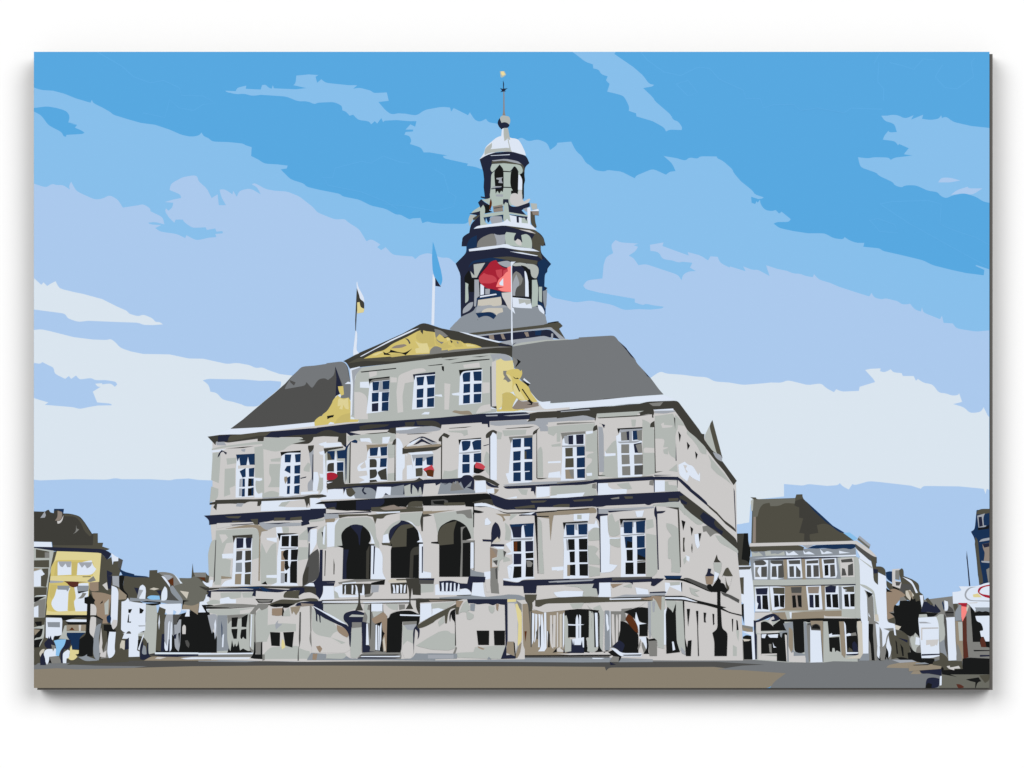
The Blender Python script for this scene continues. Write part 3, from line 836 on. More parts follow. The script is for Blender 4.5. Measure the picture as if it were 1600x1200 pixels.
ol r8 1100,850 1260,840 1260,930 1190,972 1120,882
bk r8 890,915 1090,883 1132,945 1075,957 1045,1050 1035,1050 1040,960 960,942
rb r8 740,990 800,988 862,1030 850,1050 770,1050
bk r8 510,835 620,828 762,880 680,862
w r8 485,870 515,858 512,1005 480,1012
nv r8 260,1050 270,930 300,890 400,883 477,905 477,1020 430,1050
bk r8 265,1010 300,965 362,990 352,1050 260,1050
''')
read('''
@town_hall
st G 332,684 540,660 1062,630 1150,752 1152,862 1158,925 1161,1032 1060,1032 830,1030 480,1034 330,1031 326,905 334,880 328,806 332,780
sg M 375,610 900,545 1520,470 N: 0,475 600,415 740,420 840,440 880,470 890,610 690,1120 a3: 680,30 500,50 0,100 a2: 1500,100 900,140 480,170 485,125 M: 380,1200 400,800
w M 375,610 500,580 450,680 410,900 400,1190 380,1200 385,800
lg M 395,630 480,598 530,590 440,690 425,900 418,1190 405,1190 412,800
st M 610,640 710,640 710,690 620,720
st M 430,900 520,900 590,960 590,1100 600,1240 430,1240
st M 980,690 1180,610 1300,600 1330,640 1160,680 1170,770 1060,790 1030,950 1040,1150 970,1160 955,900
st M 880,715 960,720 960,780 880,780
w M 500,775 610,770 620,850 500,845
w M 1440,935 1520,930 1530,960 1440,950
w M 1265,1180 1310,1150 1370,1150 1360,1180
bk M 505,645 950,598 955,610 520,657
bk M 1340,570 1530,548 1530,560 1370,574
bk M 1520,575 1550,580 1550,645 1525,625
st N 270,560 470,530 480,590 280,600
st N 35,790 110,800 90,1120 35,1120
w N 125,920 220,905 220,945 140,940
st N 510,780 600,780 600,910 510,920
st N 490,1070 610,1050 620,1130 430,1170 440,1140
bk N 105,542 380,500 600,485 600,496 150,542
bk N 20,497 220,480 100,502
bk N 370,462 600,443 480,464
lg N 605,430 760,420 840,440 870,500 780,510 680,480 650,520
nv N 608,580 622,580 626,1080 612,1080
st N 628,530 690,500 690,1090 632,1080
vd N 625,1082 690,1076 690,1112 630,1096
w N 618,1090 650,1097 690,1112 620,1108
tn N 130,1150 160,1125 240,1140 350,1130 385,1180 260,1185
st N 1000,1130 1220,1050 1600,1085 1600,1120 1100,1137
w N 1210,1027 1360,1015 1355,1060 1600,1030 1600,1090 1270,1117
@town_hall/scroll:b
y1 N 680,510 740,480 780,515 890,505 905,600 890,900 760,920 760,1080 690,1130 680,1000
y2 N 690,1120 880,1100 1060,1115 900,1140 690,1145
y3 N 755,930 800,900 880,910 940,970 890,1060 880,1120 745,1125 765,1000
y2 N 790,640 900,610 960,610 985,640 1000,620 1012,670 990,720 970,745 1090,830 1110,900 1200,1020 1150,1030 1070,1000 1000,1010 950,990 920,940 880,860 890,770 860,690 800,670
y1 N 890,840 920,790 1050,1000 1000,1000 920,950
gr N 770,635 815,635 800,675 870,760 830,780 800,745 770,745 790,710 770,680
tp N 880,1100 960,990 1000,1020 1080,1010 1150,1030 1210,1030 1215,1075 1060,1105 920,1122
gr N 890,460 945,500 960,560 910,605
bk N 940,485 992,520 930,587 922,580 955,525
bk N 920,795 940,798 982,890 970,898
bk N 1000,865 1015,860 1110,1000 1142,1030 1130,1055 1070,1010 1090,995
bk N 890,702 915,740 970,735 945,720 930,732
bk N 1060,1058 1130,1045 1130,1062
w N 1030,725 1112,795 1090,802 1020,745
bk N 1015,755 1105,800 1080,830 1030,780
@town_hall/window:1
gr M 620,740 870,720 870,780 640,800
bk M 608,735 870,705 870,722 640,745 615,805
w M 620,800 660,770 870,750 860,1130 720,1155 580,1170 600,1000
bl M 655,775 742,768 730,880 660,885
bl M 780,765 870,755 865,865 785,868
lg M 745,765 775,760 785,868 865,868 860,898 620,898 735,885
bl M 648,912 735,905 730,1018 648,1025
bl M 775,905 865,900 855,1015 772,1018
nv M 648,1045 730,1035 728,1140 648,1145
bl M 775,1030 858,1020 855,1135 770,1138
@town_hall/window:2
w M 1180,690 1440,670 1430,1095 1150,1120 1165,900
nv M 1160,680 1440,648 1440,678 1190,698 1180,755
bl M 1205,715 1305,705 1290,815 1215,820
bl M 1330,700 1440,690 1430,805 1345,810
bl M 1210,865 1295,855 1290,970 1208,975
bl M 1340,850 1430,840 1428,955 1338,965
bl M 1208,995 1288,988 1286,1090 1208,1098
bl M 1340,980 1428,970 1425,1085 1338,1088
@town_hall/window:3
w N 230,690 260,640 510,615 500,1035 215,1065
bk N 215,625 500,598 505,620 260,642 230,705
bl N 258,680 290,655 360,650 355,770 270,775
bl N 395,645 500,640 500,760 405,760
bl N 275,800 358,795 355,905 272,915
bl N 400,798 500,792 498,900 400,905
bl N 270,940 355,930 353,1040 268,1045
bl N 402,925 497,920 492,1030 400,1035
@town_hall
sg a1 165,330 290,300 740,240 820,240 820,190 1300,190 1340,230 1180,270 1100,310 1080,340 960,370 800,330 800,270 350,310 170,345
sg a1 180,385 250,370 280,400 270,560 255,760 160,720
sg a1 160,800 250,830 250,920 220,970 140,1000
sg a1 330,580 460,570 460,790 390,820 400,900 320,930
sg a1 350,450 480,440 470,510 360,530
sg a1 700,310 810,290 825,930 795,930 800,870 750,890 710,850 715,720 795,720 800,690 710,690
sg a1 900,460 1030,440 1020,490 910,490
sg a1 890,520 1030,520 1020,810 870,810 920,710 880,640
sg a1 820,880 920,850 1010,880 1000,930 800,940
sg a1 1310,580 1370,500 1400,520 1390,620 1320,610
w a1 165,350 350,330 250,370 170,375
w a1 700,690 795,700 800,720 760,735 720,725 710,760 720,860 750,895 800,880 795,940 700,940
w a1 1280,870 1500,860 1500,890 1280,905
lg a1 1380,370 1440,340 1430,850 1370,860 1360,760 1420,700 1400,520
nv a1 1428,400 1438,400 1436,760 1420,700
w a1 1440,620 1490,620 1510,700 1480,860 1430,855
w a1 1510,640 1590,650 1600,860 1560,890 1530,690
w a1 1500,270 1600,240 1600,300 1530,290
w a1 1510,370 1590,350 1590,410 1520,400
sg a1 1510,690 1560,690 1560,830 1490,850
nv a1 240,440 250,390 290,345 358,378 345,405 310,365 280,375 265,420
vd a1 345,328 560,305 700,297 560,320
vd a1 1370,290 1445,285 1440,340 1390,385 1370,330
lg a1 530,340 590,330 580,370 545,360
@town_hall/cornice:upper
vd a1 115,178 270,155 400,150 580,150 760,120 1010,105 1380,75 1600,62 1600,170 1440,185 1430,225 1380,270 1170,270 1340,230 1250,220 1310,205 1290,185 820,185 815,235 740,235 740,205 360,255 310,240 220,245 215,285
lg a1 220,240 320,240 350,288 230,285
nv a1 245,170 400,152 375,200 360,240 245,245
ol a1 370,200 400,165 740,125 905,120 880,160 740,170 380,240
nv a1 905,115 1380,75 1600,62 1600,110 1530,140 1200,160 1000,190 830,185
nv a2 -40,225 380,175 900,140 1500,100 a3: 500,50 1060,30 1110,60 1100,120 600,145 600,220 580,220 575,180 505,180 500,160 0,190 a2: 1520,200 1510,240 1420,210 1060,215 950,225 950,310 840,280 860,250 480,265 370,280 520,315 420,315 390,335 330,290 330,480 280,440 270,410 220,400 230,340 -40,330
vd a2 -40,300 40,260 130,250 260,300 330,290 320,440 280,440 270,410 220,400 230,340 -40,330
vd a2 490,210 600,185 870,185 830,210 500,260
vd a2 840,280 880,230 950,225 950,310
vd a2 1060,160 1190,150 1170,205 1070,210
vd a2 1200,140 1430,135 1510,180 1510,240 1400,205 1220,190
lg a3 605,150 1060,125 1070,150 1170,140 1190,110 1600,95 1600,140 1300,190 1330,210 1330,270 1230,270 1230,220 1160,180 820,195 700,205 610,190
vd a3 1100,50 1200,30 1600,10 1600,90 1180,112 1170,140 1070,152 1110,100
lg a3 550,70 700,65 700,80 560,85
lg a3 770,75 1100,50 1090,65 850,80
vd a4 0,95 420,60 1080,5 1200,-10 1200,130 1210,180 1190,180 1190,140 1010,125 1090,95 500,130 490,190 480,230 475,200 380,160 0,190
nv a4 0,95 300,62 1080,5 900,12 300,75 0,102
lg a4 50,100 400,72 420,85 50,112
vd a5 0,165 100,140 470,128 515,190 620,330 740,490 770,545 805,545 800,620 900,720 1040,900 1210,1130 1170,1185 1050,1010 940,880 820,720 690,580 590,500 540,400 440,260 410,225 170,245 180,290 150,340 150,290 0,310
gr a5 110,160 290,145 250,195 160,195
w a5 165,242 415,226 420,250 180,254
lg a5 180,254 430,250 440,265 310,290 180,285
@town_hall/gable
sg a5 805,570 870,440 920,600 965,790 910,760 820,640
ol a5 865,440 905,370 1030,840 1000,860 950,760
lg a5 910,770 1000,800 1030,840 1020,890 950,850
@town_hall/string_course:upper
vd a1 140,1005 210,990 210,970 500,960 700,960 1300,930 1400,905 1600,898 1600,940 1390,945 1395,1050 1375,1010 1355,1065 1325,960 800,985 770,1045 735,1045 740,990 620,990 570,1020 400,1015 235,1020 225,1100 185,1060 205,1025 140,1030
lg a1 800,940 1300,912 1400,900 1300,925 800,955
lg a1 480,1010 570,1010 540,1055 470,1050
w a1 790,985 1320,965 1350,1070 1400,1060 1400,945 1500,945 1600,1070 1500,1085 780,1110
st a1 1000,1040 1080,990 1320,965 1350,1060 1100,1060
sg a1 1000,1050 1040,1000 1150,980 1080,1055
@town_hall/window:4
w a1 480,440 700,395 700,690 690,930 465,940 470,600
bl a1 470,402 705,390 705,530 640,530 620,430 600,540 525,545 510,440 490,490
st a1 495,540 700,530 700,565 495,580
bl a1 515,610 590,570 592,680 550,690
bl a1 630,575 700,565 695,680 632,680
bl a1 550,700 582,705 582,805 548,805
bk a1 625,700 692,700 690,800 620,800
bl a1 545,830 582,825 580,925 542,928
bk a1 620,825 692,815 690,915 618,920
bl a1 665,700 692,700 690,915 665,915
w a1 640,798 692,795 690,812 640,815
lg a1 515,710 545,700 540,920 505,920
w a1 510,808 580,805 580,822 510,825
@town_hall/window:5
w a1 1040,410 1100,375 1280,365 1265,900 1105,930 1010,920 1020,600
bk a1 1025,370 1280,350 1280,378 1100,380 1035,420
bl a1 1080,400 1162,400 1150,500 1080,500
bl a1 1205,400 1280,390 1275,495 1215,500
bl a1 1105,545 1152,540 1150,640 1075,600
bl a1 1200,540 1275,530 1270,640 1200,640
bl a1 1110,690 1150,670 1148,765 1110,770
bl a1 1200,670 1270,655 1268,765 1195,768
bl a1 1110,795 1145,790 1140,895 1105,895
bl a1 1200,795 1268,780 1262,895 1195,890
tn a1 1075,680 1110,675 1110,730 1088,770 1070,720
nv a1 1270,695 1350,675 1345,690 1280,705
@town_hall
sg a2 340,330 500,315 840,290 940,300 950,340 930,380 880,410 860,340 780,345 770,430 650,420 640,360 510,355 500,400 460,370 400,370 350,400
w a2 500,360 620,355 650,420 590,400 510,400
w a2 780,345 880,338 850,420 780,420
lg a2 950,260 1100,250 1300,210 1420,205 1510,235 1500,260 1200,300 1000,300 950,290
w a2 950,230 1260,215 1100,250 950,262
vd a2 560,302 850,278 840,290 640,306
vd a2 1080,306 1400,288 1300,302 1100,311
w a2 40,420 260,410 275,455 50,475
sg a2 340,490 375,470 370,920 330,920
vd a2 372,400 386,400 378,920 362,920
w a2 460,730 490,680 560,650 500,710 520,740 590,720 610,760 480,770
w a2 560,640 610,620 610,910 480,920 560,880 480,840 600,820
sg a2 845,430 900,420 935,440 935,560 850,560
sg a2 845,560 930,560 930,600 860,610
sg a2 845,800 930,790 930,890 845,890
vd a2 900,440 920,380 950,360 950,430 940,440 945,890 930,890 935,440
w a2 955,355 990,360 1040,440 1030,560 1090,560 1080,700 1150,690 1190,860 950,890
st a2 1060,560 1085,570 1085,880 1030,880 1030,750 1060,730
bl a2 310,480 390,395 440,370 470,390 465,420 420,415 390,405 340,480 330,880 310,930
vd a2 1513,330 1528,330 1525,870 1511,870
vd a2 1480,370 1500,340 1550,290 1600,310 a3: 40,290 105,325 75,358 20,330 a2: 1525,335 1510,400 1485,395
sg a2 0,850 30,850 40,1000 0,1050
w a2 40,540 80,560 80,1000 100,1080 0,1050 40,1000
@town_hall/gable:small
vd a2 1030,480 1500,430 1520,460 1450,510 1200,530 1030,555
tn a2 1040,480 1080,440 1200,460 1460,425 1520,440 1500,460 1060,492
st a2 1080,450 1275,340 1460,415 1460,430 1080,465
nv a2 1115,410 1275,325 1465,412 1400,408 1280,345 1150,420
w a2 1080,460 1130,410 1270,345 1200,400 1160,440
nv a2 1165,442 1270,362 1405,437 1350,432 1280,395 1220,432
lg a2 1280,345 1400,405 1470,428 1410,437
w a2 1100,540 1400,520 1420,555 1140,570
@town_hall/window:6
sg a2 60,550 100,505 310,490 320,910 200,920 80,900
vd a2 45,485 290,460 290,478 100,510 60,555
bl a2 90,520 185,515 180,625 95,630
ol a2 90,545 120,550 150,627 95,630
bl a2 210,515 330,500 330,610 220,612
w a2 80,635 180,632 200,520 210,640 300,650 300,920 80,900
vd a2 90,690 120,668 175,665 175,775 90,775
bl a2 212,660 295,655 293,768 212,768
vd a2 215,775 292,772 298,920 330,960 100,1000 85,970 85,890 200,850
w a2 85,905 160,903 95,925
@town_hall/flower_box
rd a2 85,795 130,782 190,790 222,820 218,845 170,880 85,882
@town_hall/window:7
w a2 600,500 620,470 845,440 840,890 610,905 570,700
tn a2 580,440 845,430 840,460 620,478 595,530
bl a2 620,480 728,470 715,575 625,580
bl a2 752,470 840,462 838,572 762,578
st a2 600,590 840,580 840,600 740,605 620,612
vd a2 620,620 690,615 712,640 708,720 620,725
bl a2 755,610 838,605 830,715 748,720
vd a2 620,750 700,745 720,790 700,850 622,865
vd a2 725,770 830,730 838,880 760,875 750,850 720,800
vd a2 620,880 700,875 720,900 620,912
@town_hall/window:8
w a2 1140,570 1415,560 1415,850 1180,860
lg a2 1145,565 1415,552 1415,590 1320,620 1300,650 1190,605 1170,660
bl a2 1195,605 1285,598 1280,700 1192,703
bl a2 1328,600 1415,580 1412,700 1335,690
ol a2 1195,735 1280,725 1285,760 1280,830 1198,838
st a2 1285,760 1310,775 1345,850 1220,850 1280,825
br a2 1310,770 1360,745 1425,760 1415,845 1340,830 1330,790
@town_hall/flower_box:b
r2 a2 1285,742 1400,690 1432,762 1360,745 1310,772
@town_hall
sg a3 80,265 260,260 320,250 330,310 280,330 260,290 100,280
sg a3 30,760 100,775 200,740 200,860 10,860
sg a3 530,600 560,520 600,560 600,830 540,760
w a3 610,290 650,280 690,320 690,880 610,880
nv a3 595,350 608,340 608,880 600,880
vd a3 550,320 570,290 640,245 695,275 685,308 640,280 605,350 555,357
sg a3 700,270 760,290 740,370 690,370
sg a3 760,260 1060,250 1050,310 780,330
vd a3 790,236 1160,207 1100,225 820,240
nv a3 518,450 590,430 590,440 530,457
vd a3 90,232 380,209 300,226 100,237
st a3 1330,160 1600,140 1600,200 1330,210
sg a3 1330,220 1460,200 1460,260 1400,330 1330,300
sg a3 1370,440 1490,420 1490,460 1380,465
w a3 1330,650 1490,640 1490,665 1330,670
w a3 1340,790 1480,770 1490,850 1330,850
vd a3 1138,315 1145,270 1235,220 1200,250 1192,290 1197,860 1185,860 1185,290 1160,310
sg a3 1200,500 1240,460 1260,500 1270,840 1200,850
vd a3 1195,855 1330,855 1250,871 1195,869
@town_hall/window:9
w a3 220,440 250,375 495,365 495,660 480,790 400,800 380,840 350,815 240,860 205,850 215,600
bk a3 210,375 495,350 495,366 245,382 220,445
bl a3 250,400 280,388 362,392 360,460 320,510 262,518
bl a3 380,410 420,380 495,378 495,500 400,505
lg a3 220,540 495,513 480,532 300,552 220,550
bl a3 262,560 350,560 350,660 260,660
bl a3 402,550 495,540 495,660 400,655
bl a3 258,680 352,675 350,790 258,795
bk a3 400,690 430,670 430,720 545,752 470,805 400,790
@town_hall/flower_box:c
r2 a3 415,700 430,658 500,670 547,715 525,752 420,727
@town_hall/window:10
w a3 870,420 890,350 1135,340 1135,890 1110,910 840,920 800,800 840,790 850,640
gr a3 840,340 1140,320 1135,350 890,360 865,425
bl a3 885,370 995,362 990,470 888,475
bl a3 1030,355 1135,348 1135,620 1035,620 1035,500 1110,490 1105,465 1030,465
bl a3 895,525 990,515 985,635 895,640
bl a3 893,665 990,655 988,765 893,770
bl a3 1035,655 1135,650 1135,885 1040,885 1040,780 1100,775 1100,765 1035,770
bl a3 897,785 990,782 990,895 895,898
ol a3 1035,520 1060,520 1060,620 1035,620
@town_hall/balcony
vd a2 80,960 300,930 1190,888 1240,850 1290,880 1280,905 900,930 600,940 100,1010
nv a2 120,990 600,940 1200,910 1290,875 1600,865 a3: 250,855 270,820 350,815 400,850 410,880 405,1005 310,1000 a2: 1700,1050 1300,1060 900,1060 440,1100 300,1060 290,990
w a2 100,1000 200,990 290,1000 290,1070 320,990 350,1080 440,1060 480,1110 0,1130 -50,1150 0,1100 80,1090
gy a2 320,985 500,970 560,975 640,975 700,1020 705,1060 690,1115 440,1110 420,1060
ol a2 325,990 400,975 445,1040 410,1080 370,1095 330,1060
nv a2 530,985 560,970 545,1020 585,1052 560,1064 520,1020
w a2 715,965 890,965 880,1080 820,1040 780,1105 690,1110
gy a2 890,970 1050,940 1040,1060 1100,1080 900,1105 780,1105 820,1060 880,1080
lg a2 780,1105 820,1060 900,1070 1100,1070 1280,1070 1280,1085 820,1110
sg a2 1050,960 1130,930 1130,1040 1145,1050 1160,940 1210,990 1225,1045 1245,970 1260,970 1275,1050 1230,1080 1060,1080
nv a2 1138,930 1150,930 1150,1055 1138,1055
st a2 1300,930 1440,920 1450,950 1510,920 1490,1085 1280,1085
gy a2 1510,910 1540,930 1600,920 a3: 0,920 50,940 100,910 140,930 180,890 210,930 240,900 280,990 380,890 360,960 310,970 430,1020 420,1045 0,1055 a2: 1470,1060
gr a3 120,940 150,900 170,930 200,890 240,960 280,1000 110,1020
w a3 415,895 550,885 560,1030 420,1040
vd a3 390,850 410,820 500,820 560,850 640,880 725,935 700,960 570,900 540,880 420,887
nv a3 550,890 640,940 715,965 710,977 620,972 560,940
w a3 560,1000 650,980 660,1040 580,1050
tn a3 660,990 720,1000 690,1040 660,1060
bk b2 -60,60 0,30 300,15 820,-15 1600,-50 b3: 570,-75 600,-60 640,0 650,80 530,40 525,60 500,20 410,60 400,350 385,240 400,95 300,90 290,50 0,80 b2: 1290,80 1280,30 1100,60 1080,95 960,90 920,70 760,95 640,130 630,150 400,140 280,150 190,130 80,120 70,60
nv b2 450,20 800,-10 810,40 760,90 650,100 640,130 450,135
nv b2 50,50 210,40 200,120 70,100
ol b2 100,110 180,95 200,130 110,125
ol b2 640,100 760,95 930,70 1000,100 1080,95 1290,100 1290,150 1000,165 640,150
tp b2 750,110 930,65 960,95 1080,100 1080,120 800,140
ol b2 1110,40 1180,22 1280,25 1285,95 1090,95
dg b2 1390,10 1560,0 1600,20 1600,80 1390,80
bk b2 1405,25 1550,15 1570,70 1430,60
ol b3 30,42 290,38 290,75 30,80
vd b3 380,40 540,0 640,0 650,80 530,40 400,52
@town_hall
lg a3 770,940 1150,905 1600,890 1600,920 1150,935 800,957
sg a3 950,990 1080,1000 1060,1070 1000,1060
w a3 800,1112 940,1083 940,1107
@town_hall/string_course:right
nv a3 770,960 1170,940 1600,915 1600,945 1350,955 1350,1000 1180,960 1170,1080 1150,1020 1115,1020 1120,980 800,992
w a3 1185,965 1350,960 1350,1080 1185,1102
sg a3 1370,960 1600,950 1600,1050 1365,1075
w a3 1360,1080 1600,1050 1600,1102 1350,1102
gr a4 0,990 460,950 1200,905 1200,920 480,957 0,1012
nv a4 0,1010 460,965 480,950 520,955 1200,915 1220,920 1520,920 1520,960 1225,955 1225,1110 1215,1110 1210,960 520,1000 510,1150 495,1060 500,990 260,1035 240,1022 0,1032
nv a4 1500,950 1512,950 1510,1055 1502,1055
w a4 515,1000 640,1000 640,1040 700,1080 880,1070 870,1130 515,1150
sg a4 750,1010 900,990 940,1070 880,1080 800,1060
w a4 1225,965 1350,965 1350,1100 1225,1110
sg a4 1350,980 1500,960 1510,1100 1350,1105
st a4 1390,980 1500,970 1500,1030 1400,1020
sg a4 0,1040 460,1010 450,1060 490,1080 500,1150 330,1160 350,1120 0,1140
w a4 0,1140 350,1115 320,1165 0,1187
gr a4 445,1010 490,1000 490,1070 440,1060
gr a4 1160,970 1210,960 1205,1030 1155,1020
nv a5 190,1075 480,1080 620,1200 b5: 400,110 490,180 600,280 610,330 500,240 380,140 235,0 a5: 470,1120 190,1118
vd b5 600,300 720,400 810,500 950,605 960,650 830,550 720,430 610,335
@town_hall
sg a4 0,280 480,250 450,340 360,345 50,360 40,480 0,480
sg a4 370,380 500,340 520,950 370,960 360,800 440,740 440,690 370,680 380,640 460,620 460,605 360,600
sg a4 640,560 700,480 750,460 760,900 770,930 530,920 590,860 590,660 740,655 735,620 600,620
sg a4 1070,200 1160,240 1220,330 1225,560 1100,550 1080,580 1090,620 1220,620 1230,880 1080,910
sg a4 1225,160 1450,130 1520,280 1480,400 1490,700 1400,640 1390,550 1330,550 1350,470 1330,440 1230,440
st a4 1300,260 1340,240 1340,270 1450,280 1440,300 1320,310
sg a4 1330,580 1390,560 1390,640 1340,630
sg a4 1400,840 1500,760 1510,860
sg a4 500,130 1090,95 1010,125 1000,150 500,180
lg a4 0,190 350,150 480,190 470,210 250,220 0,215
gr a4 0,250 150,240 460,235 480,240 0,270
sg a4 930,205 990,205 980,290 940,290
vd a4 510,180 1010,150 1180,140 1010,164 520,190
w a4 360,355 450,345 450,375 370,390
w a4 600,595 620,630 735,625 735,655 600,665
w a4 370,875 440,870 440,905 380,910
lg a4 520,290 570,300 585,400 590,860 530,860 525,600
nv a4 525,248 605,270 590,312 560,260
vd a4 450,340 460,290 500,270 510,300 525,898 610,900 600,907 515,910 505,330 460,350
vd a4 1165,300 1170,250 1220,220 1225,300 1237,855 1330,850 1225,872 1218,300
bk a4 1463,170 1480,190 1480,330
nv a4 1490,500 1497,720 1485,720
nv a4 1215,895 1450,898 1220,907
@town_hall/window:11
w a4 70,450 120,395 350,380 345,940 350,960 50,970 65,700
gr a4 50,370 360,350 355,382 120,400 70,455
lg a4 90,410 150,405 140,510 100,500
nv a4 145,405 205,400 205,515 145,515
nv a4 240,395 335,388 335,510 245,512
lg a4 65,530 350,520 340,540 200,550 65,547
ol a4 105,560 200,555 200,665 108,668
bl a4 248,545 350,538 350,655 250,660
ol a4 108,690 210,685 212,800 105,805
bl a4 250,685 352,675 352,800 250,805
tn a4 105,830 212,825 215,945 110,945
gr a4 150,830 212,825 215,945 180,920
bl a4 252,825 352,818 352,935 255,935
@town_hall/window:12
w a4 740,410 780,390 800,320 1065,310 1065,900 1060,915 765,930 755,600
lg a4 770,360 800,325 1070,312 1065,345 940,350 940,470 905,480 905,355 800,370
bk a4 755,315 1070,298 1070,315 790,330 770,380
gr a4 800,365 900,350 905,465 805,470
nv a4 870,355 905,350 905,465 880,460
bl a4 948,345 1010,340 1010,455 952,462
gr a4 1000,345 1065,330 1065,470 1010,460
lg a4 760,480 900,475 1050,465 1000,495 780,502
gr a4 805,515 905,512 905,625 805,625
nv a4 960,510 1060,490 1060,620 975,620
gr a4 985,520 1062,500 1070,620 1020,625
gr a4 808,645 908,642 912,760 812,765
gr a4 965,645 1075,640 1075,755 968,758
gr a4 815,790 918,785 920,900 818,902
dg a4 970,778 1078,772 1075,890 970,895
@town_hall
sg a5 440,300 520,380 560,440 440,430
sg a5 590,500 700,590 830,720 830,800 760,790 720,700 650,610 580,540
sg a5 850,800 1000,980 1060,1050 1150,1180 1080,1120 960,1040 880,960 890,900
w a5 480,930 560,890 600,930 660,940 730,1060 750,1020 750,1140 660,1100 620,1060 590,1140 490,1060
st a5 540,930 590,940 570,980 600,1020 580,1030
@town_hall/window:side_a
bk a5 478,510 512,560 495,650
@town_hall/window:side_b
bk a5 585,640 625,690 595,745
@town_hall/window:side_c
bk a5 688,760 722,800 700,865
@town_hall
sg b5 250,280 400,420 560,530 530,560 470,560 320,430 250,360
gr b5 540,580 640,560 780,680 700,660 640,710 590,640 550,650
sg b5 700,690 800,700 990,880 985,915 880,850 760,790
nv b5 930,100 943,140 963,660 953,600
@town_hall/cornice:lower
nv b1 70,125 780,80 1580,40 1600,110 1565,150 1380,190 1390,230 1290,255 1280,210 1310,195 960,180 800,210 760,240 690,230 680,205 380,215 135,240 135,180
ol b1 330,135 540,130 500,160 380,155
ol b1 650,170 745,165 745,240 700,235
ol b1 950,150 1090,150 1080,185 940,190
ol b1 1150,150 1290,135 1290,185 1140,180
ol b1 420,190 600,190 420,210
nv b2 -120,120 75,115 75,180 45,230 0,230 -120,200
nv b3 590,-80 700,-40 820,5 1600,-20 1600,95 1200,100 1190,135 1080,130 900,130 800,135 700,100 650,80 630,0
nv b4 0,70 510,30 1550,-20 b5: 0,150 260,140 270,200 250,270 0,270 b4: 1530,110 1200,130 1150,160 1100,140 620,160 540,180 440,170 0,190
ol b3 910,100 1160,70 1170,110 930,120
ol b3 1110,20 1320,15 1280,40 1130,45
ol b3 1390,80 1480,60 1600,60 1600,95 1400,100
ol b4 200,90 460,70 440,100 220,110
gr b4 670,70 780,50 780,75 690,80
ol b4 840,45 950,45 950,70 860,75
ol b4 0,150 160,140 150,170 0,175
ol b4 1395,70 1520,65 1520,100 1400,105
vd b5 260,145 500,330 700,490 830,620 965,740 990,870 960,850 760,680 560,540 400,420 280,310 250,230
nv b5 510,450 550,400 650,460 700,490 680,540 720,600 800,640 780,690 700,620 640,590 560,540
nv b5 250,145 310,190 260,200
nv b5 260,230 350,280 340,310 280,290
''')
